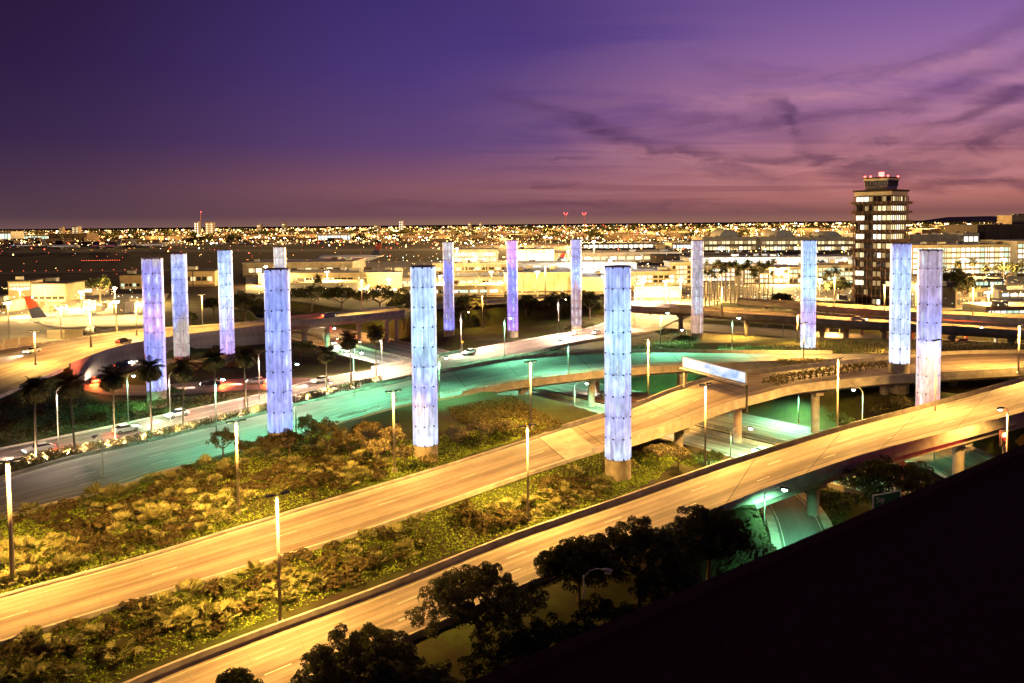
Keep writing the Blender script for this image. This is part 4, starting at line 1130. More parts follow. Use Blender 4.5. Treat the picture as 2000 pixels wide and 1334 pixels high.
ords = 'leftmost,second,third,fourth,fifth,sixth,seventh,eighth,ninth,tenth,last'.split(',')
for k, (px, yt, yb) in enumerate(MED):
    g0 = P(px, yb, .1); g0.z = tz(g0.x, g0.y)
    top = PD(px, yt, g0.y)
    if k == 7: continue
    palm(g0.x, g0.y, g0.z, top.z - g0.z, f'dark palm in the lit median by the boulevard, {ords[k]} from the left', 'palms in the median', s=1.15, r=.17)
# grove of tall far palms right of the boulevard's end
for k in range(34):
    px = 1378 + (k % 17) * 8.2 + rnd.uniform(-3, 3); row = k // 17
    py = 590 + row * 6 + rnd.uniform(-4, 3) - (k % 17) * .25
    g0 = P(px, py, 0); palm(g0.x, g0.y, 0, rnd.uniform(13, 20), 'tall slim palm in the rows on the bright parking grounds right of the boulevard', 'far palm rows', far=True, r=.22, s=.92)
for k, (px, py, h, lab) in enumerate([(622, 590, 12, 'lone palm before the low grey terminal on the left of centre'), (1615, 582, 12, 'palm between the icy pylon and the control tower'), (1632, 578, 13, 'taller palm just left of the control tower'),
                                 (1870, 560, 13, 'palm in front of the bright garage right of the mauve pylon'), (1900, 560, 14, 'second palm in front of the bright garage'), (1925, 565, 12, 'third palm in front of the bright garage'), (1995, 560, 13, 'palm at the right frame edge before the bright garage'),
                                 (1512, 605, 5, 'short palm left of the icy pylon on the overpass bank')]):
    g0 = P(px, py, 0); palm(g0.x, g0.y, 0, h, lab, far=True, r=.22, s=1.4)

# the median's clipped hedges and the ground lights between them
def mpos(px, v=0.5):
    """a point in the median: between the boulevard's near kerb and the green road's far wall"""
    r1, r2 = ROADS['D'], ROADS['C']
    yb = np.interp(px, [0, 130, 250, 500, 625, 745, 800], [906, 878, 862, 801, 773, 750, 738]); ya = np.interp(px, [25, 148, 293, 500, 658, 798], [930, 895, 862.5, 812, 774, 743])
    return P(px, yb + 3 + (ya - yb - 3) * v, 0.1)
BOXH = clump_mesh(np.array([(x, y, z) for x in np.linspace(-3.0, 3.0, 8) for y in (-.5, .5) for z in (.5, 1.2)]), np.full(32, .7), 34, .32, L_DARK)
HS = [(28, 0), (115, 1), (185, 2), (255, 3), (335, 4), (395, 5), (452, 6), (510, 7), (552, 8), (612, 9), (668, 10), (716, 11)]
for px, k in HS:
    p = mpos(px, .45); o = link('clipped_hedge', BOXH); h0, h1 = mpos(px - 8), mpos(px + 8)
    o.location = (p.x, p.y, tz(p.x, p.y) - .05); o.rotation_euler = (0, 0, math.atan2(h1.y - h0.y, h1.x - h0.x))
    tag(o, 'clipped dark hedge block between two ground lights in the palm median', 'hedge', 'hedge blocks in the palm median')
UPM = glow('ground light lens', (1.0, .80, .52), 9.0)
TUFT = clump_mesh(np.array([(0, 0, .6), (.8, .1, .5), (-.8, 0, .5), (0, .5, 1.2), (.5, .4, 1.1), (-.5, .4, 1.0)]), np.full(6, .62), 34, .34, L_GOLD)
def uplight(px, k, v=.35):
    p = mpos(px, v); z = tz(p.x, p.y)
    root = empty('ground_light', (p.x, p.y, z), 0, 'small warm ground light glowing among the median planting', 'light', 'ground lights in the median')
    MB().box((0, 0, .18), (.42, .42, .36), .5).build('housing', M_POLE_D, root)
    MB().box((0, 0, .40), (.5, .5, .08), .5).build('lens', UPM, root)
    l = bpy.data.lights.new('ground_light', 'SPOT'); l.energy = 16000; l.color = (1, .66, .36); l.shadow_soft_size = .12; l.spot_size = R(150); l.spot_blend = .5
    lo = bpy.data.objects.new('lamp_light', l); COL.objects.link(lo); lo.parent = root; lo.location = (0, 0, .5); lo.rotation_euler = (math.pi, 0, 0)
    o = link('tuft_plant', TUFT); o.location = (p.x + .3, p.y + .9, z); o.rotation_euler = (0, 0, k)
    tag(o, 'pale leafy tuft lit from below by a ground light in the median', 'plant', 'lit tufts in the median')
for k, px in enumerate([58, 90, 133, 165, 210, 240, 280, 311, 346, 372, 434, 470, 497, 535, 570, 600, 640, 690, 735]):
    uplight(px, k)

# ------------------------------------------------------------------ street lamps
M_LENS_S = glow('sodium lamp lens', (1.0, .78, .42), 12)
M_LENS_M = glow('mercury lamp lens', (.62, 1.0, .84), 60)
M_LENS_OFF = mat('unlit lamp lens', (.6, .55, .5), .3, .1, 2)
def add_light(root, loc, power, col, size=.25, spot=None, rot=(0, 0, 0)):
    l = bpy.data.lights.new('lamp', 'SPOT' if spot else 'POINT'); l.energy = power; l.color = col; l.shadow_soft_size = size
    if spot: l.spot_size = R(spot); l.spot_blend = .45
    o = bpy.data.objects.new('lamp_light', l); COL.objects.link(o); o.parent = root; o.location = loc; o.rotation_euler = rot
def base_at(px, yt, Y, zb=None, road=None):
    top = PD(px, yt, Y)
    z = tz(top.x, top.y) if zb is None else zb
    return Vector((top.x, top.y, z)), top.z - z
def tall_lamp(px, yt, Y, power, lab, zb=None, rz=.6, r=.13, col=SODIUM):
    """tapered pole with two flat shoebox heads"""
    b, h = base_at(px, yt, Y, zb)
    root = empty('street_lamp', b, rz, lab, 'street lamp', 'tall twin headed street lamps')
    MB().tube([(0, 0, 0), (0, 0, h)], [r * 1.25, r * .8], 10).build('pole', M_POLE, root, smooth=True)
    MB().box((0, 0, .22), (r * 4.2, r * 4.2, .5)).build('footing', M_CONC, root)
    hd = MB().box((0, 0, 0), (.85, .42, .2)).mesh(M_POLE_D); ln = MB().box((0, 0, -.108), (.62, .32, .02)).mesh(M_LENS_S if power else M_LENS_OFF)
    for s in (-1, 1):
        MB().tube([(0, 0, h - .1), (s * .55, 0, h - .02)], .05, 6).build('arm', M_POLE_D, root)
        o = link('lamp_head', hd, root, (s * .8, 0, h))
        link('lens', ln, o)
        if power: add_light(root, (s * .8, 0, h - .2), power * .72, col, .25, 164)
def arm_lamp(px, yt, Y, power, lab, dx, zb=None, col=MERC, lit=True, name='street_lamp', tilt=.6):
    """round pole, curved arm, cobra head; dx = reach in photograph pixels to the head"""
    b, h = base_at(px, yt, Y, zb)
    root = empty(name, b, 0, lab, 'street lamp', 'cobra head street lamps')
    a = dx * Y / F
    MB().tube([(0, 0, 0), (0, 0, h - .2)], [.11, .075], 8).build('pole', M_GALV, root, smooth=True)
    MB().box((0, 0, .2), (.45, .45, .45)).build('footing', M_CONC, root)
    MB().tube([(0, 0, h - .5), (a * .3, 0, h + tilt * .4), (a * .7, 0, h + tilt * .75), (a, 0, h + tilt * .6)], [.06, .055, .05, .045], 6).build('arm', M_GALV, root, smooth=True)
    s = 1 if a > 0 else -1
    hd = MB(); hd.tube([(a - s * .1, 0, h + tilt * .6), (a + s * .25, 0, h + tilt * .6 - .02), (a + s * .75, 0, h + tilt * .5 - .06), (a + s * .95, 0, h + tilt * .5 - .12)], [.08, .2, .2, .08], 8)
    hd.build('lamp_head', M_POLE_D if lit else M_GALV, root, smooth=True)
    le = MB().tube([(a + s * .5, 0, h + tilt * .5 - .18), (a + s * .5, 0, h + tilt * .5 - .30), (a + s * .5, 0, h + tilt * .5 - .40)], [.3, .34, .16], 8)
    le.build('lens', (M_LENS_M if col == MERC else M_LENS_S) if lit else M_LENS_OFF, root, smooth=True)
    if lit: add_light(root, (a + s * .5, 0, h + tilt * .5 - .5), power * (2.1 if col == MERC else 2.4), col, .2, 150)
KW = 1000
tall_lamp(15, 900, 82.6, 46 * KW, 'tall lamp at the left frame edge in front of the big shrub bed', r=.2)
tall_lamp(461, 822, 99.5, 40 * KW, 'tall lamp on the kerb of the second ramp near the middle of the big bed', r=.15)
tall_lamp(541, 965, 76, 40 * KW, 'tall lamp rising from the narrow strip between the two ramps', r=.15)
tall_lamp(1030, 831, 99.5, 40 * KW, 'tall lamp in the narrow strip left of the nearest pylon', r=.13)
tall_lamp(768, 763, 114, 26 * KW, 'tall lamp among the tawny trees left of the sky blue pylon', r=.15)
tall_lamp(1036, 706, 138, 44 * KW, 'slim lamp standing by the ivy slope under the green flyover', r=.14)
tall_lamp(1266, 661, 156, 60 * KW, 'slim lamp behind the nearest pylon between the two flyovers', r=.16)
tall_lamp(1378, 750, 118, 46 * KW, 'tall lamp on the near ramp\'s parapet right of the nearest pylon', r=.13)
tall_lamp(1637, 700, 131, 46 * KW, 'tall lamp on the near ramp\'s parapet below the icy pylon', r=.14)
tall_lamp(1829, 664, 132, 46 * KW, 'tall lamp in front of the mauve and beige pylon', r=.12)
tall_lamp(1570, 631, 180, 60 * KW, 'tall lamp on the flyover\'s island left of the icy pylon', zb=6.0, r=.16)
tall_lamp(1991, 634, 158, 80 * KW, 'tall lamp at the right frame edge by the flyover', zb=6.5, r=.15)
tall_lamp(1742, 652, 205, 35 * KW, 'tall lamp by the street just left of the pale blue pylon', r=.15)
tall_lamp(1558, 614, 225, 35 * KW, 'slim lamp behind the island lamp left of the icy pylon', r=.15)
tall_lamp(67, 646, 188, 34 * KW, 'tall lamp on the raised roadway at the far left', zb=5, r=.16)
tall_lamp(175, 608, 215, 34 * KW, 'tall lamp on the raised roadway below the airliner', zb=5, r=.16)
tall_lamp(265, 592, 238, 34 * KW, 'tall lamp on the raised roadway left of the violet pylon', zb=5, r=.16)
tall_lamp(394, 575, 255, 34 * KW, 'tall lamp on the raised roadway between two left pylons', zb=5, r=.16)
tall_lamp(706, 545, 300, 54 * KW, 'tall lamp on the raised roadway bridge left of centre', zb=6, r=.16)
tall_lamp(942, 575, 300, 19 * KW, 'dim lamp by the umbrella shaped tree', r=.14)
tall_lamp(1630, 540, 268, 54 * KW, 'tall lamp on the overpass left of the control tower', zb=6, r=.18)
tall_lamp(1728, 555, 258, 54 * KW, 'tall lamp on the overpass in front of the control tower', zb=6, r=.18)
tall_lamp(1790, 552, 258, 54 * KW, 'tall lamp on the overpass between the two right pylons', zb=6, r=.18)
tall_lamp(1901, 560, 238, 54 * KW, 'tall lamp on the overpass right of the mauve pylon', zb=6, r=.18)
tall_lamp(1938, 550, 262, 54 * KW, 'farther lamp on the overpass near the right frame edge', zb=6, r=.18)
tall_lamp(1410, 560, 270, 54 * KW, 'tall lamp on the overpass before the palm rows', zb=6, r=.18)
tall_lamp(1270, 560, 320, 54 * KW, 'tall lamp over the bright end of the boulevard', zb=0, r=.18)
tall_lamp(1065, 520, 350, 54 * KW, 'tall lamp behind the far pylons by the white terminal', zb=5, r=.18)
arm_lamp(248, 735, 150, 6 * KW, 'green glowing lamp left of the violet pylon', 8)
arm_lamp(1493, 958, 95, 6 * KW, 'green glowing lamp over the small road under the near ramp', 32, zb=-3.2)
arm_lamp(1685, 762, 140, 7 * KW, 'green glowing lamp above the freeway in front of the right pylons', -13)
arm_lamp(1427, 838, 138, 17 * KW, 'green glowing lamp low over the freeway right of the nearest pylon', 34, zb=-5)
arm_lamp(1122, 750, 170, 24 * KW, 'green glowing lamp hung beside the flyover pier left of the nearest pylon', 20, zb=-5)
arm_lamp(1110, 668, 176, 22 * KW, 'green lamp on the green flyover left of the nearest pylon', -12, zb=3.4)
arm_lamp(857, 700, 162, 14 * KW, 'thin green lamp on the green road right of the sky blue pylon', 10, zb=1.8)
arm_lamp(1290, 612, 206, 26 * KW, 'added green lamp on the far edge of the green flyover right of the nearest pylon', 10, zb=4.5)  # lamp added to spread green light over the flyover
arm_lamp(985, 622, 208, 26 * KW, 'added green lamp on the far edge of the green flyover by the centre', 8, zb=2.7)  # likewise added for the green light on the deck
arm_lamp(565, 712, 146, 14 * KW, 'thin green lamp in the median right of the periwinkle blue pylon', 10, zb=.4)
arm_lamp(420, 742, 132, 9 * KW, 'thin green lamp in the median left of the periwinkle blue pylon', 10, zb=.2)
arm_lamp(690, 690, 168, 12 * KW, 'thin green lamp in the median where the palms end', 12, zb=1.0)
arm_lamp(1430, 622, 200, 18 * KW, 'green lamp on the far edge of the green road left of the icy pylon', 10, zb=5.2)
arm_lamp(1560, 770, 165, 14 * KW, 'green lamp over the far freeway carriageway under the flyover', -10, zb=-5)
arm_lamp(632, 642, 262, 9 * KW, 'greenish lamp under the raised roadway bridge', 18, zb=-5)
arm_lamp(648, 662, 250, 9 * KW, 'greenish white freeway lamp, left of a pair', 8, zb=-5, col=(.9, 1, .8))
arm_lamp(692, 668, 240, 9 * KW, 'greenish white freeway lamp, right of a pair', 8, zb=-5, col=(.9, 1, .8))
arm_lamp(1341, 645, 250, 8 * KW, 'greenish lamp in the bushes left of the greyish orange pylon', -6)
arm_lamp(1935, 640, 225, 8 * KW, 'pale lamp before the overpass at the far right', -15)
arm_lamp(660, 748, 178, 6 * KW, 'short lamp by the median right of the periwinkle blue pylon', -10, col=WARM)
arm_lamp(200, 862, 118, 0, 'unlit thin lamp on the kerb of the green road at the left', -9, lit=False, tilt=1.6)
arm_lamp(1140, 1120, 73, 0, 'unlit street lamp standing among the dark trees at the bottom', 38, lit=False)
arm_lamp(577, 770, 132, 0, 'thin unlit pole at the right side of the periwinkle blue pylon', -6, lit=False)
for px, yt, lab in ((1455, 620, 'added hidden lamp under the overpass right of the greyish orange pylon'), (1530, 625, 'added hidden lamp under the overpass left of the icy pylon'), (1640, 633, 'added hidden lamp under the overpass right of the icy pylon'), (1780, 643, 'added hidden lamp under the overpass behind the right pylons'), (1900, 650, 'added hidden lamp under the overpass near the right frame edge')):
    arm_lamp(px, yt, PD(px, 640, 262)  .y, 26 * KW, lab, -12, col=SODIUM, tilt=.2)  # unseen lamps added to brighten the ground under the overpass
# boulevard lamps added to stand in for the warm light of passing traffic
for px, yt, Y, dx, lab in [(505, 690, 168, 14, 'added warm lamp over the boulevard behind the periwinkle blue pylon'), (745, 655, 196, -14, 'added warm lamp over the boulevard among the last median palms'), (900, 610, 238, 12, 'added warm lamp over the boulevard below the umbrella tree'),
                         (1090, 585, 262, 12, 'added warm lamp over the boulevard left of the nearest pylon'), (1240, 560, 300, -10, 'added warm lamp where the boulevard passes under the overpass'), (330, 730, 150, 14, 'added warm lamp over the boulevard right of the violet pylon'), (110, 760, 132, 14, 'added warm lamp over the boulevard between the two leftmost palms')]:
    arm_lamp(px, yt, Y, (62 if px > 800 else 42 if px > 600 else 18 if px > 400 else 6) * KW, lab, dx, col=WARM, tilt=.5)

# the lit banner sign across the flyover
def facing(o, a, b): pass
sa = PD(1334, 697, 176); sb = PD(1458, 716, 133)
sa = PD(1334, 697, 158); sb = PD(1458, 716, 141)
root = empty('overhead_sign', sa, 0, 'long floodlit blue and white sign board spanning the flyover on two posts', 'sign')
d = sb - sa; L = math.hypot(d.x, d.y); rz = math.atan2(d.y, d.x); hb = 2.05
m = bpy.data.materials.new('floodlit sign face'); m.use_nodes = True
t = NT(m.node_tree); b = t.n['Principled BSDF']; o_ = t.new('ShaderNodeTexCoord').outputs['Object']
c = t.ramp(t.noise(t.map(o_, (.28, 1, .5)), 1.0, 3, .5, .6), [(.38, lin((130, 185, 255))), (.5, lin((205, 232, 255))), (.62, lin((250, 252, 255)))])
t.l.new(c, b.inputs['Emission Color']); b.inputs['Emission Strength'].default_value = 1.0; b.inputs['Base Color'].default_value = (.03, .03, .035, 1)  # floodlighting on the face is put in as emission
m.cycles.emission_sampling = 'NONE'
sg = empty('tmp'); bpy.data.objects.remove(sg)
root.rotation_euler = (0, 0, rz)
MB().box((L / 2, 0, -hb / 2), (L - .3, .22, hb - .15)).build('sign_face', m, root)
fr = MB()
for z in (0, -hb): fr.box((L / 2, 0, z), (L, .3, .12))
for x in (0.06, L - .06): fr.box((x, 0, -hb / 2), (.12, .3, hb - .123))
fr.build('frame', M_GALV, root)
MB().box((L / 2, -.5, -hb - .22), (L + .4, .8, .08)).build('walkway', M_CONC, root)
MB().box((L / 2, 0, -hb - .9), (L, .18, .12)).build('lower_beam', M_POLE_D, root)
for x, m_ in ((.15, M_POLE), (L - .1, M_POLE_D)):
    p = sa + Vector((math.cos(rz) * x, math.sin(rz) * x, 0))
    MB().tube([(x, .2, -hb - .28), (x, .2, -9.0 if x < 1 else -7.4)], .22, 10).build('post', m_, root)
tag(root)

# green road sign whose lower part is hidden by the roof
M_GREEN = mat('green sign sheeting', (.03, .16, .06), .5, .1, 2)
M_WHITE = mat('white sign sheeting', (.75, .78, .72), .5, .05, 2)
sp = PD(1703, 967, 91)
root = empty('road_sign', (sp.x, sp.y, tz(sp.x, sp.y)), R(22), 'green road sign with white border and lettering behind the roof edge', 'sign')
z0 = sp.z - root.location.z; sw, sh = 4.6, 2.4
MB().box((sw / 2, 0, z0 - sh / 2), (sw, .08, sh)).build('sign_panel', M_GREEN, root)
bd = MB()
for c_, s_ in (((sw / 2, -.045, z0 - .08), (sw, .012, .14)), ((sw / 2, -.045, z0 - sh + .08), (sw, .012, .14)), ((.13, -.046, z0 - sh / 2), (.26, .012, sh)), ((sw - .08, -.046, z0 - sh / 2), (.14, .012, sh))): bd.box(c_, s_)
bd.build('border', M_WHITE, root)
for x in (.7, sw - .7): MB().tube([(x, .12, -.3), (x, .12, z0 - .1)], .09, 8).build('post', M_GALV, root)
fc = bpy.data.curves.new('lettering', 'FONT'); fc.body = 'Sep'; fc.size = .95; fc.extrude = .008; fc.materials.append(M_WHITE)
ft = bpy.data.objects.new('lettering', fc); COL.objects.link(ft); bpy.context.view_layer.update()
fme = bpy.data.meshes.new_from_object(ft.evaluated_get(bpy.context.evaluated_depsgraph_get())); bpy.data.objects.remove(ft)
fo = link('lettering', fme, root); fo.location = (.62, -.056, z0 - 1.02); fo.rotation_euler = (math.pi / 2, 0, 0)

# traffic signal, red, on two posts by the right frame edge
M_RED = glow('red signal lens', (1.0, .06, .03), 25)
tp = PD(1961, 857, 112)
root = empty('traffic_signal', (tp.x, tp.y, tz(tp.x, tp.y)), R(-12), 'traffic signal glowing red on a stout post at the right frame edge', 'traffic light')
z0 = tp.z - root.location.z
MB().tube([(0, .2, -.3), (0, .2, z0 + .9)], .14, 10).build('post', M_POLE, root)
MB().box((0, 0, z0), (.75, .24, 2.0)).build('housing', M_POLE_D, root)
MB().box((0, .13, z0), (1.15, .04, 2.4)).build('backplate', M_DARK, root)
for k, (dz, mm) in enumerate(((.6, M_RED), (0, M_LENS_OFF), (-.6, M_LENS_OFF))):
    o = MB().tube([(0, -.13, z0 + dz), (0, -.18, z0 + dz)], .33, 16).build('lens', mm if k == 0 else M_DARK, root)
    MB().tube([(0, -.13, z0 + dz + .04), (0, -.42, z0 + dz + .08)], .27, 12, cap=False).build('visor', M_POLE_D, root)
add_light(root, (0, -.7, z0 + .6), 3500, (1, .06, .03), .2)
arm_lamp(1968, 798, 111, 10 * KW, 'pale lamp post with short arm right of the traffic signal', -8, col=SODIUM, tilt=.2)
MB()
# yellow diamond warning signs
M_YEL = mat('yellow sign sheeting', (.75, .45, .03), .5, .1, 2)
for px, py, Y, s, lab in [(903, 668, 262, .55, 'small yellow diamond warning sign by the boulevard under the far pylons'), (1600, 690, 196, .75, 'yellow diamond warning sign by the green road below the icy pylon'), (1997, 862, 104, 1.0, 'large yellow diamond sign cut by the right frame edge')]:
    p = PD(px, py, Y); zb = min(tz(p.x, p.y), p.z - 1.6) if Y < 190 or Y > 250 else 6.0
    root = empty('warning_sign', (p.x, p.y, zb), 0, lab, 'sign')
    h = p.z - zb
    MB().tube([(0, .06, -.2), (0, .06, h)], .05, 6).build('post', M_GALV, root)
    MB().add([(0, 0, h - s), (s, 0, h), (0, 0, h + s), (-s, 0, h), (0, .03, h - s), (s, .03, h), (0, .03, h + s), (-s, .03, h)], [(0, 1, 2, 3), (7, 6, 5, 4), (0, 4, 5, 1), (1, 5, 6, 2), (2, 6, 7, 3), (3, 7, 4, 0)]).build('sign_plate', M_YEL, root)

# ------------------------------------------------------------------ the hotel roof in front
M_ROOF = mat('hotel roof gravel', (0.075, 0.030, 0.020), 1.0, .2, 3.0, spec=.02)
e0, e1 = P(1480, 1090, 28), P(2000, 868, 28)
ed = (e1 - e0).normalized(); en = Vector((ed.y, -ed.x, 0))
pa, pb = e0 - ed * 34, e0 + ed * 75
root = empty('hotel_building', Vector((e0.x, e0.y, -4)), 0, 'unlit black roof and walls of the building under the viewpoint at lower right', 'building')
def hp(p): return (p.x - e0.x, p.y - e0.y)
cor = [pa, pa + en * 26, pb + en * 26, pb]
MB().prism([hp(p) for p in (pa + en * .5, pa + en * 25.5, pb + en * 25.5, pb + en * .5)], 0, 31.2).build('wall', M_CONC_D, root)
MB().prism([hp(p) for p in cor], 31.21, 31.75).build('roof', M_ROOF, root)
MB().prism([hp(p) for p in (pa, pa + en * .45, pb + en * .45, pb)], 31.755, 32.0).build('parapet', M_ROOF, root)

# ------------------------------------------------------------------ paved areas beyond the interchange
def sheet(name, q, n, m, lift, zf=None):
    q = [P(x, y, 0 if zf is None else zf) for x, y in q]
    u = np.linspace(0, 1, n + 1)
    A = np.array([[(q[0] * (1 - a) + q[1] * a) * (1 - b) + (q[3] * (1 - a) + q[2] * a) * b for a in u] for b in u]).reshape(-1, 3)
    A[:, 2] = [tz(x, y) + lift for x, y, _ in A]
    f = np.arange((n + 1) ** 2).reshape(n + 1, n + 1)
    qd = np.stack([f[:-1, :-1], f[:-1, 1:], f[1:, 1:], f[1:, :-1]], -1).reshape(-1, 4)
    a, b_, c_ = A[qd[0, 0]], A[qd[0, 1]], A[qd[0, 2]]
    if np.cross(b_ - a, c_ - a)[2] < 0: qd = qd[:, ::-1]
    return tag(link(name, np_mesh(A, qd, m)), kind='structure')
M_APRON = mat('apron concrete', (.30, .27, .20), .85, .3, .05)
M_LOT = mat('parking asphalt', (.22, .19, .14), .85, .4, .08)
M_RUN = mat('runway asphalt', (.05, .035, .03), .9, .3, .03)
sheet('apron', [(-80, 690), (290, 642), (330, 566), (-80, 566)], 60, M_APRON, .12, 3)
sheet('parking_ground', [(1245, 586), (1660, 600), (1680, 512), (1200, 520)], 60, M_LOT, .12)
sheet('parking_ground', [(1780, 604), (2150, 625), (2150, 500), (1780, 500)], 50, M_LOT, .12)
sheet('apron', [(480, 575), (1240, 575), (1150, 505), (480, 515)], 60, M_APRON, .12)
sheet('taxiway', [(-150, 540), (420, 528), (420, 524), (-150, 534)], 20, M_RUN, .1)
sheet('runway', [(-300, 497), (900, 490), (900, 485), (-300, 491)], 20, M_RUN, .1)
sheet('apron', [(-200, 482), (700, 476), (700, 470), (-200, 474)], 20, M_APRON, .1)

# ------------------------------------------------------------------ buildings
M_CREAM = mat('cream wall', (.42, .35, .24), .85, .35, .15)
M_WHITEW = mat('white wall', (.52, .49, .42), .8, .3, .1)
M_GREYW = mat('grey wall', (.33, .32, .29), .85, .2, .15)
M_TANW = mat('tan wall', (.42, .32, .20), .85, .25, .12)
M_BROWNW = mat('brown wall', (.10, .07, .05), .85, .25, .12)
M_ROOFL = mat('pale flat roof', (.46, .40, .28), .9, .3, .06)
M_ROOFD = mat('dark flat roof', (.05, .042, .038), .9, .3, .06)
W_WARM = glow('warm lit window', (1.0, .80, .42), 1.4)
W_WHITE = glow('white lit window', (1.0, .93, .72), 1.9)
W_GREEN = glow('greenish lit window', (.72, 1.0, .74), 1.1)
W_BLUE = glow('bluish lit window', (.70, .88, 1.0), 1.5)
W_DIM = glow('dim lit window', (.9, .60, .25), .5)
M_GLASS = mat('dark glass', (.03, .03, .032), .12, .2, 1.0, spec=.6)
WINS = {'w': W_WARM, 'W': W_WHITE, 'g': W_GREEN, 'b': W_BLUE, 'd': W_DIM, 'x': M_GLASS}
UNIT = {}
def unit_box(m):
    if m.name not in UNIT: UNIT[m.name] = MB().box((0, 0, 0), (1, 1, 1)).mesh(m)
    return UNIT[m.name]
def bld(px0, px1, yt, yb, lab, wall=M_CREAM, roof=M_ROOFL, depth=25, yaw=0.0, wins=(), z=None, name='terminal_building', cat='building', rh=.6, par=None, Y=None):
    """a block seen between two pixel columns; wins = [(rows, cols, 'letters', x0, x1, z0, z1)]"""
    pm = (px0 + px1) / 2
    g0 = PD(pm, yb, Y) if Y else (P(pm, yb, 0) if z is None else P(pm, yb, z))
    zg = tz(g0.x, g0.y) if z is None else z
    d = g0.y; wd = (px1 - px0) * d / F; h = PD(pm, yt, d).z - zg
    az = math.atan2(g0.x, g0.y)
    root = empty(name, (g0.x, g0.y, zg), -az * .0 + yaw, lab, cat)
    cw = math.cos(yaw); wd2 = max(2, (wd - depth * abs(math.sin(yaw)) * .5) / max(.5, cw))
    hh = max(1.5, h - rh)
    MB().box((0, depth / 2, hh / 2 - 1), (wd2, depth, hh + 2)).build('wall', wall, root)
    MB().box((0, depth / 2, hh + rh / 2 + .004), (wd2 + .8, depth + .8, rh)).build('roof', roof, root)
    for j in range(int(min(7, 1 + wd2 * depth / 500))):
        sx = rnd.uniform(2, 6); o = link('rooftop_unit', unit_box((M_GREYW, M_BROWNW, M_WHITEW)[j % 3]), root, (rnd.uniform(-.42, .42) * wd2, depth * rnd.uniform(.15, .85), hh + rh + .9)); o.scale = (sx, rnd.uniform(2, 4), rnd.uniform(1.2, 2.4))
    if hh > 5 and wd2 > 20:
        o = link('wall_band', unit_box(M_BROWNW), root, (0, -.02, hh * .045 + .3)); o.scale = (wd2 * .995, .14, hh * .09)
        for j in range(int(wd2 / 14)):
            o = link('pilaster', unit_box(roof), root, (-wd2 / 2 + wd2 * (j + .5) / int(wd2 / 14), -.22, hh / 2)); o.scale = (.5, .4, hh * .98)
    k = 0
    for rows, cols, let, x0, x1, z0, z1 in wins:
        cwid = (x1 - x0) * wd2 / cols; rhh = (z1 - z0) * hh / rows
        for i in range(rows):
            for j in range(cols):
                c = let[(k * 7 + j * 3 + i * 5 + (j * j) % 3) % len(let)]
                o = link('window', unit_box(WINS[c]), root, (-wd2 / 2 + x0 * wd2 + cwid * (j + .5), -.03, z0 * hh + rhh * (i + .5)))
                o.scale = (cwid * .8, .10, rhh * .66)
        k += 1
    return root
# left: cargo sheds by the apron
bld(62, 128, 553, 586, 'beige windowless cargo shed behind the airliner\'s tail', M_TANW, M_ROOFD, 18, 0, z=2, wins=[(1, 5, 'xxd', .02, .98, .0, .28)])
bld(16, 62, 548, 582, 'gold lit shed with a row of bright lamps at the left frame edge', M_TANW, M_ROOFD, 16, .2, z=2, wins=[(2, 6, 'wWw', .05, .95, .45, .92)])
bld(-30, 16, 588, 604, 'low flat shed cut by the left frame edge', M_CREAM, M_ROOFL, 12, 0, z=3, wins=[(1, 3, 'x', .5, .9, 0, .7)])
bld(132, 188, 556, 574, 'low canopy glowing white inside, right of the cargo shed', M_CREAM, M_ROOFD, 12, -.25, z=1.5, wins=[(1, 7, 'WWw', .04, .96, .1, .75)])
bld(221, 245, 591, 610, 'small bright white box building near the airliner\'s nose', M_WHITEW, M_WHITEW, 8, 0, z=3)
bld(234, 276, 536, 562, 'tan building with greenish ground floor left of the violet pylon', M_TANW, M_ROOFD, 16, 0, z=1, wins=[(1, 5, 'gxg', .05, .95, .05, .4)])
bld(335, 420, 528, 560, 'low lit building between the left pylons', M_TANW, M_ROOFD, 18, 0, wins=[(1, 7, 'wxd', .05, .95, .3, .7)])
for k, (px, py, w_) in enumerate([(36, 600, 18), (55, 598, 14), (78, 594, 24), (92, 606, 10), (104, 606, 10), (115, 605, 10), (124, 604, 10), (30, 588, 20), (12, 582, 18), (170, 592, 10), (182, 594, 8), (205, 600, 10), (196, 606, 12)]):
    p = P(px, py, 2.5); s = w_ * p.y / F
    o = MB().box((0, 0, 1.3), (s, 2.6, 2.6)).build('cargo_container', (M_WHITEW, M_CREAM, M_TANW)[k % 3], None, loc=(p.x, p.y, tz(p.x, p.y)), rot=(0, 0, .1 * (k % 4)))
    tag(o, 'pale cargo container standing on the apron behind the parked airliner', 'container', 'cargo containers on the apron')
# centre left terminals
bld(474, 690, 512, 540, 'long low terminal with pale roof left of the sky blue pylon', M_CREAM, M_ROOFL, 60, .03, wins=[(1, 14, 'wxdxW', .05, .95, .25, .7)])
bld(505, 770, 533, 556, 'broad terminal block with golden lit roof behind the periwinkle pylon', M_CREAM, M_ROOFL, 40, 0, wins=[(1, 14, 'xdxw', .05, .7, .3, .7)])
bld(560, 700, 552, 578, 'grey office block behind the dark tree masses', M_GREYW, M_ROOFL, 22, 0, wins=[(1, 10, 'xxxd', .05, .95, .35, .7)])
bld(692, 716, 556, 577, 'small greenish lit entrance block by the grey office', M_WHITEW, M_ROOFL, 10, 0, wins=[(1, 3, 'gWg', .05, .95, .1, .9)])
bld(716, 785, 532, 572, 'tall golden lit wall building left of the sky blue pylon', M_TANW, M_ROOFL, 22, .1, wins=[(1, 5, 'wWw', .1, .9, .02, .25)])
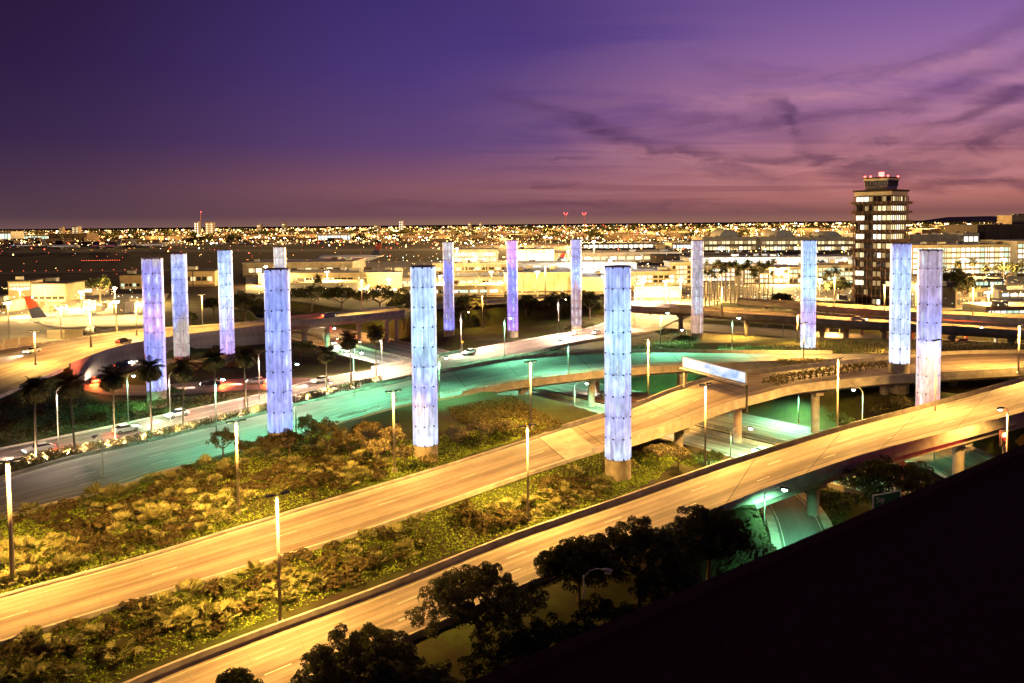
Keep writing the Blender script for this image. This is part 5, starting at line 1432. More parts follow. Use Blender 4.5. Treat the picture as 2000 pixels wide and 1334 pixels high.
bld(775, 990, 541, 560, 'long pale green terminal hall right of the sky blue pylon', M_WHITEW, M_ROOFL, 40, 0, wins=[(1, 14, 'ggxg', .03, .97, .3, .75)])
bld(788, 985, 558, 580, 'low cream wing in front of the pale green terminal hall', M_CREAM, M_ROOFL, 18, .04, wins=[(1, 9, 'gWxxgx', .05, .95, .35, .75)])
bld(985, 1120, 532, 572, 'blank beige hangar between the two middle far pylons', M_CREAM, M_ROOFL, 50, 0)
bld(1120, 1240, 541, 572, 'beige hangar right of the brown and blue pylon', M_CREAM, M_ROOFL, 40, 0)
bld(1000, 1245, 515, 542, 'long white sloping concourse behind the hangars', M_WHITEW, M_ROOFL, 50, .02, wins=[(1, 12, 'xdx', .02, .98, .5, .8)])
bld(1228, 1322, 530, 562, 'cream terminal with bands of windows right of the nearest pylon', M_CREAM, M_ROOFL, 24, .02, wins=[(2, 8, 'gxWxg', .04, .96, .3, .85)])
bld(1310, 1352, 512, 560, 'tall cream block with a grid of windows left of the greyish orange pylon', M_CREAM, M_ROOFL, 20, 0, wins=[(4, 5, 'xWgxw', .06, .94, .12, .92)])
bld(1240, 1330, 560, 578, 'golden lit canopy over the end of the boulevard', M_TANW, M_ROOFL, 14, -.1, wins=[(1, 5, 'wWw', .05, .95, .1, .8)])
bld(885, 972, 487, 516, 'bright glass terminal with white columns behind the deep blue pylon', M_WHITEW, M_ROOFL, 40, 0, wins=[(2, 12, 'WWgw', .03, .97, .12, .88)])
bld(1010, 1082, 487, 520, 'greenish glass hall with upright fins right of the magenta topped pylon', M_WHITEW, M_ROOFL, 40, 0, wins=[(1, 14, 'gWg', .02, .98, .1, .92)])
bld(845, 1010, 514, 532, 'long yellow lit concourse before the bright glass terminal', M_TANW, M_ROOFL, 30, 0, wins=[(1, 12, 'wxd', .03, .97, .2, .7)])
bld(1082, 1330, 493, 512, 'long pale concourse roof right of the brown and blue pylon', M_CREAM, M_ROOFL, 60, -.02, wins=[(1, 14, 'Wwx', .03, .97, .2, .7)])
bld(1135, 1280, 474, 487, 'far glowing terminal front below the city lights', M_WHITEW, M_ROOFL, 50, 0, wins=[(1, 14, 'WWw', .03, .97, .15, .85)])
bld(1312, 1372, 474, 488, 'far lit terminal front left of the long vaulted terminal', M_WHITEW, M_ROOFL, 50, 0, wins=[(1, 8, 'WbW', .03, .97, .15, .85)])
bld(1280, 1520, 497, 513, 'dark roofed concourse over the palm rows', M_BROWNW, M_ROOFD, 60, .03, wins=[(1, 10, 'xxd', .03, .97, .2, .6)])
bld(1345, 1670, 502, 520, 'white terminal with a curved drive behind the palm rows', M_WHITEW, M_ROOFL, 40, -.03, wins=[(1, 18, 'WgwxW', .02, .98, .15, .8)])
bld(1370, 1450, 520, 552, 'parking structure glowing blue and white behind the palms', M_CREAM, M_ROOFL, 30, 0, wins=[(3, 8, 'WbwW', .02, .98, .08, .95)], name='parking_garage')
bld(1452, 1570, 522, 556, 'wide parking structure with lit decks left of the icy pylon', M_CREAM, M_ROOFL, 30, 0, wins=[(3, 12, 'wgWx', .02, .98, .08, .95)], name='parking_garage')
bld(1596, 1668, 518, 560, 'green lit parking structure between the icy pylon and control tower', M_GREYW, M_ROOFL, 30, 0, wins=[(4, 8, 'gxgw', .02, .98, .06, .95)], name='parking_garage')
# the long vaulted terminal
for k, (a, b_, lab) in enumerate([(1372, 1480, 'left part of the long yellow terminal with barrel vaults'), (1484, 1585, 'middle part of the long yellow terminal with barrel vaults'), (1588, 1672, 'right part of the long yellow terminal with barrel vaults')]):
    r_ = bld(a, b_, 463, 492, lab, M_CREAM, M_ROOFL, 60, 0, wins=[(1, 12, 'wWdw', .03, .97, .08, .42), (1, 12, 'xdw', .03, .97, .5, .8)])
    d_ = r_.location.y; wdt = (b_ - a) * d_ / F; hz = PD((a + b_) / 2, 463, d_).z - r_.location.z
    v = MB(); n_ = 10; R_ = wdt * .17; vs = []
    for j in range(n_ + 1):
        th = math.pi * j / n_
        for y_ in (0, 50): vs.append((R_ * math.cos(th), y_ + 4, hz + R_ * .8 * math.sin(th)))
    v.add(vs, [(2 * j, 2 * j + 1, 2 * j + 3, 2 * j + 2) for j in range(n_)] + [tuple(range(0, 2 * n_ + 2, 2)), tuple(range(1, 2 * n_ + 2, 2))[::-1]])
    v.build('roof_vault', M_GREYW, r_)
# right of the control tower
bld(1776, 1880, 458, 492, 'stepped yellow terminal right of the control tower', M_CREAM, M_ROOFL, 50, 0, wins=[(1, 10, 'wdxw', .03, .97, .1, .5)])
bld(1800, 1835, 447, 478, 'taller yellow block rising over the stepped terminal', M_TANW, M_ROOFL, 30, 0)
bld(1880, 1912, 455, 492, 'white glowing glass block beside the dark curved roof', M_WHITEW, M_ROOFL, 30, 0, wins=[(2, 3, 'WbW', .05, .95, .1, .9)])
bld(1908, 2090, 438, 490, 'dark roofed terminal with a lit arched window at the far right', M_BROWNW, M_ROOFD, 70, 0, wins=[(1, 14, 'Wwg', .02, .98, .03, .3)])
bld(1975, 2080, 420, 486, 'tan upper block over the dark roofed terminal at the right frame edge', M_TANW, M_ROOFL, 30, 0)
bld(1780, 1990, 478, 540, 'bright many decked parking garage right of the mauve pylon', M_CREAM, M_ROOFL, 40, 0, wins=[(5, 22, 'WWwgW', .01, .99, .06, .96)], name='parking_garage')
bld(1985, 2120, 470, 540, 'bright parking garage cut by the right frame edge', M_CREAM, M_ROOFL, 40, 0, wins=[(6, 14, 'WgwW', .01, .99, .06, .96)], name='parking_garage')
bld(1845, 1960, 545, 572, 'green lit low building behind the right hand trees', M_GREYW, M_ROOFD, 20, 0, wins=[(2, 12, 'gxgg', .02, .98, .1, .9)])
bld(1950, 2060, 566, 585, 'white roofed pavilion at the right frame edge', M_WHITEW, M_WHITEW, 14, 0, wins=[(1, 6, 'bWb', .05, .95, .2, .8)])
bld(1866, 1926, 562, 604, 'dark two storey office block by the trees on the right', M_BROWNW, M_ROOFD, 16, 0, wins=[(2, 7, 'xxdx', .04, .96, .12, .92)])
bld(1925, 2080, 598, 617, 'low office with lit windows under a wide pale roof at the right', M_GREYW, M_ROOFL, 16, 0, wins=[(1, 12, 'Wgxb', .03, .97, .15, .85)], rh=1.2)
bld(1600, 1668, 588, 603, 'low dark roofed shed at the foot of the control tower', M_BROWNW, M_ROOFD, 14, -.15)
# far left field edge and skyline towers
bld(620, 686, 457, 473, 'far hangar glowing pale blue beyond the airfield', M_WHITEW, M_ROOFL, 60, 0, wins=[(1, 10, 'bWb', .02, .98, .2, .95)])
bld(36, 100, 459, 470, 'far lit terminal beyond the airfield at the left', M_WHITEW, M_ROOFL, 60, 0, wins=[(1, 10, 'Wgw', .02, .98, .15, .9)])
bld(-10, 22, 452, 472, 'far pale terminal at the left frame edge', M_WHITEW, M_ROOFL, 60, 0, wins=[(1, 5, 'gWg', .02, .98, .15, .9)])
bld(95, 170, 456, 472, 'far dark hangar beyond the airfield', M_BROWNW, M_ROOFD, 60, 0)
for k, (a, b_, yt, lab, let) in enumerate([(138, 156, 440, 'far gold lit tower block on the left skyline', 'wWw'), (115, 122, 441, 'far thin tower on the left skyline', 'dw'), (378, 390, 431, 'far floodlit refinery tower with a red beacon', 'WwW'), (398, 420, 432, 'far domed works glowing yellow on the left skyline', 'wWw'),
                                 (549, 560, 433, 'far slim tower left of centre on the skyline', 'ww'), (778, 788, 428, 'far pale tower in the middle of the skyline', 'WwW'), (728, 742, 437, 'far low block left of the pale skyline tower', 'ww'), (913, 922, 433, 'far block right of the pale skyline tower', 'wd'), (935, 942, 433, 'second far block right of the pale skyline tower', 'wd'), (500, 512, 436, 'far block left of the slim skyline tower', 'wd')]):
    bld(a + (b_ - a) * .15, b_ - (b_ - a) * .15, yt + 2.5, 459, lab, M_BROWNW, M_ROOFD, 25, 0, wins=[(5, 3, let + 'xd', .06, .94, .1, .95)], name='skyline_tower', Y=3400)

# antenna masts with red lights on the skyline
M_BEACON = glow('red beacon', (1.0, .06, .05), 14)
for k, (px, yt, yb) in enumerate([(1105, 416, 440), (1141, 416, 440), (388, 414, 432)]):
    Y = 4200; b0 = PD(px, yb, Y); h = PD(px, yt, Y).z - b0.z
    root = empty('antenna_mast', (b0.x, Y, -20), 0, ('left one of two far red lit masts on the skyline', 'right one of two far red lit masts on the skyline', 'far leaning crane mast with red lamp over the refinery tower')[k], 'mast')
    hh = h + b0.z + 20; lean = 14 if k == 2 else 0
    MB().tube([(0, 0, 0), (lean, 0, hh)], [1.8, 1.1], 4).build('lattice', mat('red painted mast', (.4, .06, .05), .7, .2, .1), root)
    for q in ((1.0, -9, 9), (.93, -5, 5)) if k < 2 else ((1.0, 0, 0),):
        for x in q[1:]:
            MB().box((lean * q[0] + x, 0, hh * q[0]), (3, 3, 3)).build('beacon', M_BEACON, root)
    if k < 2: MB().box((0, 0, hh * .985), (18, 1.2, 1.2)).build('crossarm', mat('red painted mast', (.4, .06, .05)), root)

# ------------------------------------------------------------------ the control tower
base = PD(1718, 600, 346); base.z = 0
ct = empty('control_tower', base, R(-49), 'dark gridded control tower with lit offices and a red beacon on top', 'tower')
S = 15.8; Ht = PD(1718, 383, 346).z; nfl = 12; fh = Ht / nfl
M_TSLAB = mat('tower spandrel', (.05, .032, .024), .8, .25, .5)
M_TGRID = mat('tower grille', (.30, .19, .13), .7, .2, .5)
M_TBAND = mat('tower pale band', (.75, .66, .5), .8, .15, .3)
MB().box((0, 0, Ht / 2 - .2), (S - 1.0, S - 1.0, Ht - .4)).build('core', M_DARK, ct)
lit_front = ['WWWdxxdx', 'xxdxdwwd', 'WWxxWWww', 'xWdxWWwd', 'WWxxWWwd', 'wdxxdwdw', 'dwxxxWdx', 'xdxxdxxd', 'WWxxddxx', 'WWxxddxw', 'xxdxxxxx', 'xxxxdWxx']
lit_side = ['dwdddwxd', 'wWwWWWwd', 'WWwWWwww', 'wwwWWwwd', 'wwWwwwdx', 'ddxwdwxx', 'xddxdwxx', 'xdxxdxxx', 'dxdxxxWx', 'xxWxxdxx', 'xxxxxxxx', 'xdxxWWxx']
for i in range(nfl):
    z0 = Ht - (i + 1) * fh
    over = 1.9 if i < 6 else 1.0
    MB().box((0, 0, z0 + .55), (S - .2, S - .2, 1.1)).build('spandrel', M_TSLAB, ct)
    MB().box((0, 0, z0 + fh - .22), (S - .3, S - .3, .4)).build('lintel', M_TSLAB, ct)
    # sunshade: an open grid hung off each floor
    sg_ = MB()
    for s_, ax_ in ((-1, 0), (1, 0), (-1, 1), (1, 1)):
        for q in range(9):
            u_ = -S / 2 + S * q / 8
            c_ = (u_, s_ * (S / 2 + over / 2 + .1), z0 + 1.0); sz = (.16, over, .9)
            if ax_: c_ = (c_[1], c_[0], c_[2]); sz = (sz[1], sz[0], sz[2])
            sg_.box(c_, sz)
        for zz in (.5, 1.0, 1.5):
            c_ = (0, s_ * (S / 2 + over + .12), z0 + zz); sz = (S + 2 * over, .12, .14)
            if ax_: c_ = (c_[1], c_[0], c_[2]); sz = (sz[1], sz[0], sz[2])
            sg_.box(c_, sz)
    sg_.build('sunshade', M_TGRID, ct)
    for face in range(4):
        nb = 8 if face < 2 else 4
        for j in range(nb):
            let = (lit_front, lit_side)[face][i][j] if face < 2 else 'xdxx'[(j + i) % 4]
            u_ = -S / 2 + .35 + (S - .7) * (j + .5) / nb
            loc = [(u_, -(S / 2 - .42), 0), (S / 2 - .42, u_, 0), (u_, S / 2 - .42, 0), (-(S / 2 - .42), u_, 0)][face]
            o = link('window', unit_box(WINS[let]), ct, (loc[0], loc[1], z0 + 1.1 + (fh - 1.1) / 2))
            w2 = (S - .7) / nb - .3; hw_ = fh - 1.9; o.scale = (w2, .12, hw_) if face in (0, 2) else (.12, w2, hw_)
for face in range(4):
    for q in range(9):
        u_ = -S / 2 + S * q / 8; o_ = S / 2 + .5
        loc = [(u_, -o_), (o_, u_), (u_, o_), (-o_, u_)][face]
        o = link('fin', unit_box(M_TGRID), ct, (loc[0], loc[1], Ht / 2)); o.scale = (.13, .3, Ht) if face in (0, 2) else (.3, .13, Ht)
MB().box((0, 0, Ht + .9), (S + .4, S + .4, 1.6)).build('pale_band', M_TBAND, ct)
MB().box((0, 0, Ht + 2.2), (S + 1.4, S + 1.4, .8)).build('roof', M_TSLAB, ct)
MB().box((0, 0, Ht + 3.4), (9.6, 9.6, 1.6)).build('cab_base', M_TBAND, ct)
MB().box((0, 0, Ht + 5.4), (9.8, 9.8, 2.4), taper=1.06).build('cab_glass', M_GLASS, ct)
cb = MB()
for q in range(9):
    u_ = -4.95 + 9.9 * q / 8
    for s_ in (-1, 1): cb.box((u_, s_ * 5.06, Ht + 5.4), (.22, .16, 2.38)); cb.box((s_ * 5.06, u_, Ht + 5.4), (.16, .22, 2.38))
cb.build('mullion', M_TBAND, ct)
MB().box((0, 0, Ht + 7.1), (10.8, 10.8, 1.0)).build('cab_band', M_TBAND, ct)
MB().box((0, 0, Ht + 7.9), (11.2, 11.2, .5)).build('cab_roof', M_TSLAB, ct)
MB().tube([(0, 0, Ht + 8.15), (0, 0, Ht + 9.4)], .12, 6).build('mast', M_POLE_D, ct)
for x, y in ((0, 0), (-5, -5), (5, -5), (5, 5), (-2.5, -5), (2.5, -5)):
    MB().box((x, y, Ht + 9.6 if x == 0 else Ht + 8.5), (1.7, 1.7, 1.7) if x == 0 else (.6, .6, .6)).build('beacon', M_BEACON, ct)
add_light(ct, (0, 0, Ht + 11.2), 14000, (1, .07, .04), .3)

# ------------------------------------------------------------------ floodlight masts
M_FLOOD = glow('floodlight lens', (1.0, .86, .55), 60)
M_FLOODW = glow('white floodlight lens', (.95, .97, 1.0), 60)
def flood(px, yt, yb, power, lab, col=(1, .62, .20), lens=M_FLOOD, s=1.0, Y=None):
    g0 = P(px, yb, 0) if Y is None else PD(px, yb, Y); z = tz(g0.x, g0.y); h = max(8, PD(px, yt, g0.y).z - z)
    root = empty('floodlight_mast', (g0.x, g0.y, z), rnd.uniform(0, 1), lab, 'floodlight', 'floodlight masts')
    MB().tube([(0, 0, 0), (0, 0, h)], [.3, .18], 6).build('pole', M_POLE, root)
    MB().box((0, 0, h + .15), (2.2 * s, 2.2 * s, .3)).build('lamp_head', M_POLE_D, root)
    MB().box((0, 0, h - .3), (1.6 * s, 1.6 * s, .55)).build('lens', lens, root)
    if power: add_light(root, (0, 0, h - 1.2), power, col, .6)
MW = 1e6
for px, yt, yb, p_, lab in [
        (893, 485, 540, .5, 'bright star like floodlight right of the deep blue pylon'), (1160, 471, 545, .5, 'brilliant white floodlight right of the brown and blue pylon'),
        (225, 566, 600, .22, 'floodlight by the round tree behind the airliner'), (118, 572, 590, .20, 'floodlight in front of the beige cargo shed'), (40, 570, 600, .20, 'floodlight between the sheds at the left edge'), (60, 610, 630, .12, 'floodlight behind the airliner\'s tail'),
        (160, 585, 612, .22, 'floodlight over the apron behind the airliner'), (290, 570, 600, .2, 'floodlight by the bright road behind the violet pylon'),
        (520, 520, 560, .25, 'floodlight before the terminal behind the periwinkle pylon'), (640, 530, 575, .18, 'floodlight over the grey office'), (760, 545, 578, .2, 'floodlight before the golden lit wall'), (860, 538, 575, .2, 'floodlight before the pale green terminal hall'), (960, 530, 575, .12, 'floodlight left of the beige hangar'),
        (1050, 530, 582, .12, 'floodlight before the beige hangar'), (1180, 540, 584, .12, 'floodlight before the hangar left of the nearest pylon'), (1255, 545, 585, .3, 'floodlight at the end of the boulevard'), (1300, 548, 588, .3, 'floodlight beside the golden canopy'),
        (1330, 545, 590, .3, 'floodlight left of the greyish orange pylon'), (1390, 520, 552, .5, 'floodlight behind the first palms of the rows'), (1450, 520, 552, .5, 'floodlight behind the middle palms of the rows'), (1520, 525, 556, .5, 'floodlight behind the end of the palm rows'), (1600, 545, 592, .22, 'floodlight left of the control tower'),
        (1430, 505, 530, .5, 'floodlight before the white terminal drive'), (1540, 505, 530, .5, 'floodlight before the white terminal, right of the palms'), (1650, 505, 540, .4, 'floodlight just left of the control tower\'s middle'),
        (1800, 500, 560, .3, 'floodlight before the bright garage, left'), (1880, 505, 565, .3, 'floodlight before the bright garage, middle'), (1960, 505, 565, .3, 'floodlight before the bright garage, right'), (1930, 580, 610, .12, 'floodlight over the low office at the right'),
        (1000, 500, 525, .4, 'floodlight before the greenish glass hall'), (930, 500, 525, .4, 'floodlight before the bright glass terminal'), (1110, 490, 520, .5, 'floodlight over the long pale concourse')]:
    w_ = (.95, .97, 1.0) if 'white' in lab else (1, .62, .20)
    flood(px, yt, yb, p_ * MW * 1.0, lab, w_, M_FLOODW if 'white' in lab else M_FLOOD)
for k, (px, yt, yb, lab) in enumerate([(1565, 437, 470, 'blazing floodlight left of the control tower on the horizon'), (1640, 436, 470, 'blazing floodlight close to the control tower\'s left side'), (1530, 442, 472, 'floodlight left of the blazing horizon floodlight'), (1510, 448, 474, 'lower floodlight over the vaulted terminal'),
                                       (1595, 450, 474, 'floodlight over the right vault'), (1773, 440, 470, 'floodlight close to the control tower\'s right side'), (1848, 437, 470, 'blazing floodlight over the stepped terminal'), (1892, 437, 470, 'blazing floodlight before the dark roofed terminal'), (1437, 444, 474, 'floodlight over the left vault'), (1360, 452, 474, 'floodlight over the far lit front'), (1412, 452, 474, 'floodlight right of the far lit front'), (1938, 437, 470, 'white floodlight beside the dark roofed terminal')]):
    flood(px, yt, yb, 1.6 * MW if k % 2 == 0 else 0, lab, s=2.2)
for k, px in enumerate([500, 535, 556, 1065, 1075, 760, 820, 700, 770]):
    flood(px, 463 + k % 3, 476, 0, 'far floodlight beyond the airfield, %s' % ('left of the slim skyline tower', 'just under the slim skyline tower, left', 'just under the slim skyline tower, right', 'under the far red lit masts, left', 'under the far red lit masts, right', 'below the low skyline blocks, left', 'below the pale skyline tower, right', 'right of the pale blue hangar', 'below the pale skyline tower')[k], s=2.4, lens=M_FLOODW if k < 5 else M_FLOOD)

flood(18, 590, 660, 22000, 'added floodlight on the apron side of the fence at the left edge', Y=240)  # these apron floods are added to brighten the airliner's near side
flood(228, 588, 650, 20000, 'floodlight on the apron before the airliner\'s nose', Y=246)
flood(120, 600, 660, 14000, 'floodlight on the apron before the airliner\'s tail', Y=243)

# ------------------------------------------------------------------ airliners
M_SKIN = mat('white aircraft skin', (.62, .62, .60), .35, .08, .3, spec=.5)
M_NAVY = mat('navy aircraft paint', (.035, .04, .075), .4, .1, .3)
M_REDP = mat('red aircraft paint', (.50, .05, .02), .4, .1, .3)
M_ENG = mat('engine metal', (.35, .35, .35), .35, .1, .5, metal=.4)
def airliner(x, y, z, rz, L, lab, tail=(M_REDP, M_NAVY), winlit=W_DIM):
    root = empty('parked_airliner', (x, y, z), rz, lab, 'airliner')
    r = L * .056; zc_ = r * 1.95
    prof = [(-.5, .12, .55), (-.44, .4, .42), (-.36, .72, .2), (-.24, .98, .03), (-.1, 1, 0), (.2, 1, 0), (.36, 1, 0), (.42, .93, -.02), (.46, .74, -.08), (.485, .45, -.16), (.5, .12, -.25)]
    mb = MB(); n = 16; vs = []
    for px, rr, dz in prof:
        for k in range(n):
            a = 2 * math.pi * k / n; vs.append((px * L, r * rr * math.cos(a), zc_ + r * dz + r * rr * math.sin(a)))
    fs = [(i * n + k, i * n + (k + 1) % n, (i + 1) * n + (k + 1) % n, (i + 1) * n + k) for i in range(len(prof) - 1) for k in range(n)]
    mb.add(vs, fs + [tuple(range(n))[::-1], tuple(range((len(prof) - 1) * n, len(prof) * n))]).build('fuselage', M_SKIN, root, smooth=True)
    def plate(pts, th, axis): 
        m_ = MB(); k = len(pts); o = Vector(axis) * th
        m_.add([Vector(p) - o for p in pts] + [Vector(p) + o for p in pts], [tuple(range(k))[::-1], tuple(range(k, 2 * k))] + [(i, (i + 1) % k, k + (i + 1) % k, k + i) for i in range(k)])
        return m_
    for s in (-1, 1):
        plate([(.09 * L, s * r * .6, zc_ - r * .55), (-.06 * L, s * r * .6, zc_ - r * .55), (-.155 * L, s * .44 * L, zc_ + r * .35), (-.115 * L, s * .44 * L, zc_ + r * .35)], .012 * L * .45, (0, 0, 1)).build('wing', M_SKIN, root)
        plate([(-.385 * L, s * r * .35, zc_ + r * .35), (-.47 * L, s * r * .35, zc_ + r * .35), (-.505 * L, s * .17 * L, zc_ + r * .55), (-.47 * L, s * .17 * L, zc_ + r * .55)], .005 * L, (0, 0, 1)).build('stabilizer', M_SKIN, root)
        e = MB(); ex, ey, ez = .06 * L, s * .15 * L, zc_ - r * .95; er = r * .52
        e.tube([(ex - .07 * L, ey, ez), (ex - .03 * L, ey, ez), (ex + .02 * L, ey, ez), (ex + .03 * L, ey, ez)], [er * .5, er * .9, er, er * .92], 14); eo = e.build('engine', M_SKIN, root, smooth=True)
        MB().tube([(ex + .0302 * L, ey, ez), (ex + .031 * L, ey, ez)], er * .8, 14).build('intake', M_DARK, eo)
        MB().box((ex - .01 * L, ey, ez + er * 1.15), (.06 * L, .25, er * .9)).build('pylon', M_SKIN, root)
        g_ = MB(); g_.tube([(-.03 * L, s * r * .9, zc_ - r * .8), (-.03 * L, s * r * .9, .5)], .18, 6)
        g_.tube([(-.03 * L, s * r * .9 - .35, .52), (-.03 * L, s * r * .9 + .35, .52)], .52, 12); g_.build('landing_gear', M_POLE_D, root)
    g_ = MB(); g_.tube([(.39 * L, 0, zc_ - r * .9), (.39 * L, 0, .4)], .14, 6); g_.tube([(.39 * L, -.25, .4), (.39 * L, .25, .4)], .4, 12); g_.build('landing_gear', M_POLE_D, root)
    ft = .55
    A, B_, C_, D_ = Vector((-.345 * L, 0, zc_ + r * .75)), Vector((-.47 * L, 0, zc_ + r * .75)), Vector((-.53 * L, 0, zc_ + r * .75 + .185 * L)), Vector((-.475 * L, 0, zc_ + r * .75 + .185 * L))
    P1, P2 = A.lerp(D_, ft), B_.lerp(C_, ft - .12)
    fin = plate([A, B_, P2, P1], .006 * L, (0, 1, 0)).build('tail_fin', tail[1], root)
    plate([P1, P2, C_, D_], .0058 * L, (0, 1, 0)).build('fin_top', tail[0], fin)
    wm = MB()
    for k in range(int(L * .8)):
        xx = -.33 * L + .68 * L * k / int(L * .8)
        for s in (-1, 1): wm.box((xx, s * r * .985, zc_ + r * .2), (.3, .08, .36))
    o = wm.build('cabin_window', winlit, root); o['kind'] = 'stuff'
    MB().box((.462 * L, 0, zc_ + r * .25), (.5, r * 1.0, r * .25)).build('cockpit_window', M_GLASS, root)
    return root
g0 = PD(178, 655, 256)
airliner(g0.x, g0.y, tz(g0.x, g0.y) + .12, R(7), 38, 'parked white airliner with red and navy tail on the apron at left')
g0 = PD(680, 518, 735); airliner(g0.x, g0.y, .1, R(176), 62, 'large airliner with red lights taxiing behind the terminals left of centre', (mat('dark red tail paint', (.20, .025, .02), .5, .1, .3), M_NAVY), glow('red cabin glow', (1, .16, .08), 2.0))
g0 = PD(1052, 521, 640); airliner(g0.x, g0.y, .1, R(168), 42, 'airliner parked nose left before the greenish glass hall', (M_REDP, M_NAVY))
for px, py, L, rz, lab in [(120, 489, 60, 10, 'far airliner on the airfield with pale tail, leftmost'), (205, 489, 62, 170, 'far airliner on the airfield with red tail light'), (292, 486, 60, 8, 'far airliner glowing pale green on the airfield'), (40, 486, 50, 175, 'far airliner at the left frame edge on the airfield')]:
    g0 = P(px, py, 0); airliner(g0.x, g0.y, .1, R(rz), L, lab, (M_SKIN, M_SKIN), W_WHITE if px != 205 else glow('red cabin glow', (1, .16, .08), 2.0))

# blast fence and apron fence near the parked airliner
fa, fb = PD(92, 645, 246), PD(160, 642, 248)
root = empty('blast_fence', Vector((fa.x, fa.y, tz(fa.x, fa.y))), 0, 'ribbed pale blast fence standing in front of the parked airliner', 'fence')
nP = 12; d = (fb - fa); d.z = 0; rz = math.atan2(d.y, d.x); stp = d.length / nP
M_RIB = mat('ribbed fence metal', (.42, .36, .24), .6, .2, .8)
pm_ = MB().box((0, 0, 1.5), (stp * .9, .16, 3.0)).mesh(M_RIB)
for k in range(nP):
    p = fa + d * ((k + .5) / nP); link('panel', pm_, root, Vector((p.x - fa.x, p.y - fa.y, 0)), (0, 0, rz))
for k in range(0, nP + 1, 4):
    p = fa + d * (k / nP); MB().box((0, .2, 1.6), (.25, .25, 3.2)).build('post', M_POLE, root, loc=(p.x - fa.x, p.y - fa.y, 0), rot=(0, 0, rz))
rE_ = ROADS['E']
sel_ = [i for i in range(rE_.n) if -120 < rE_.px[i] < 95]
s_ = side_of(rE_, True); tn = tangents(rE_.a); o0 = Vector(rE_.a[sel_[0]])
root = empty('apron_fence', o0, 0, 'tall slatted fence along the far side of the raised roadway at left', 'fence')
for a_, b_ in zip(sel_[:-1], sel_[1:]):
    for h in (0, .5):
        p = Vector(rE_.a[a_] * (1 - h) + rE_.a[b_] * h); p2 = Vector(rE_.a[a_] * (.5 - h) + rE_.a[b_] * (.5 + h))
        n_ = Vector((-tn[a_][1], tn[a_][0], 0)) * s_ * 1.2; c = (p + p2) / 2 + n_; L_ = (p2 - p).length
        MB().box((0, 0, 1.3), (L_ - .12, .08, 2.4)).build('panel', M_RIB, root, loc=c - o0, rot=(0, 0, math.atan2((p2 - p).y, (p2 - p).x)))

# ------------------------------------------------------------------ cars on the roads
M_TYRE = mat('tyre', (.012, .012, .012), .9, .1, 2)
M_HL = glow('headlamp', (1.0, .93, .75), 18)
M_TL = glow('tail lamp', (1.0, .05, .02), 8)
CARM = [mat('silver car paint', (.42, .42, .42), .3, .05, 1, metal=.3), mat('white car paint', (.66, .65, .62), .3, .05, 1), mat('black car paint', (.02, .02, .022), .25, .05, 1), mat('dark red car paint', (.22, .02, .02), .3, .05, 1), mat('blue grey car paint', (.07, .10, .16), .3, .05, 1)]
CARN = ['silver', 'white', 'black', 'dark red', 'blue grey']
def extr(prof, hw, hw2=None):
    """a side profile [(x, z)] pushed out to both sides, tucked in at the top"""
    mb = MB(); k = len(prof); vs = []
    for s in (-1, 1):
        for x, z in prof: vs.append((x, s * (hw if z < .95 else hw2 or hw), z))
    return mb.add(vs, [tuple(range(k))[::-1] if False else tuple(range(k)), tuple(range(k, 2 * k))[::-1]] + [(i, k + i, k + (i + 1) % k, (i + 1) % k) for i in range(k)])
BODY = [(-2.2, .35), (-2.25, .75), (-2.1, .98), (-1.2, 1.02), (.9, 1.0), (1.9, .88), (2.2, .7), (2.25, .38)]
CAB = [(-1.75, 1.0), (-1.15, 1.42), (.15, 1.45), (.95, 1.0)]
body_b, cab_b, roof_b = extr(BODY, .9, .86), extr(CAB, .8, .66), MB().box((-.5, 0, 1.455), (1.35, 1.26, .05))
wheel_me = MB().tube([(0, -.11, 0), (0, .11, 0)], .33, 14).mesh(M_TYRE); rim_me = MB().tube([(0, -.125, 0), (0, .125, 0)], .19, 10).mesh(M_GALV)
hl_me = MB().box((0, 0, 0), (.08, .36, .16)).mesh(M_HL); tl_me = MB().box((0, 0, 0), (.08, .34, .18)).mesh(M_TL)
cab_me = cab_b.mesh(M_GLASS)
def car_proto(k):
    root = empty('car', (0, 0, 0))
    link('body', body_b.mesh(CARM[k]), root); link('cabin_glass', cab_me, root); link('roof', roof_b.mesh(CARM[k]), root)
    for x in (-1.4, 1.4):
        for y in (-.82, .82):
            w_ = link('wheel', wheel_me, root, (x, y, .33)); link('rim', rim_me, w_)
    for y in (-.62, .62):
        link('headlight', hl_me, root, (2.24, y, .68)); link('taillight', tl_me, root, (-2.25, y, .78))
    return root
CARP = [None] * 5
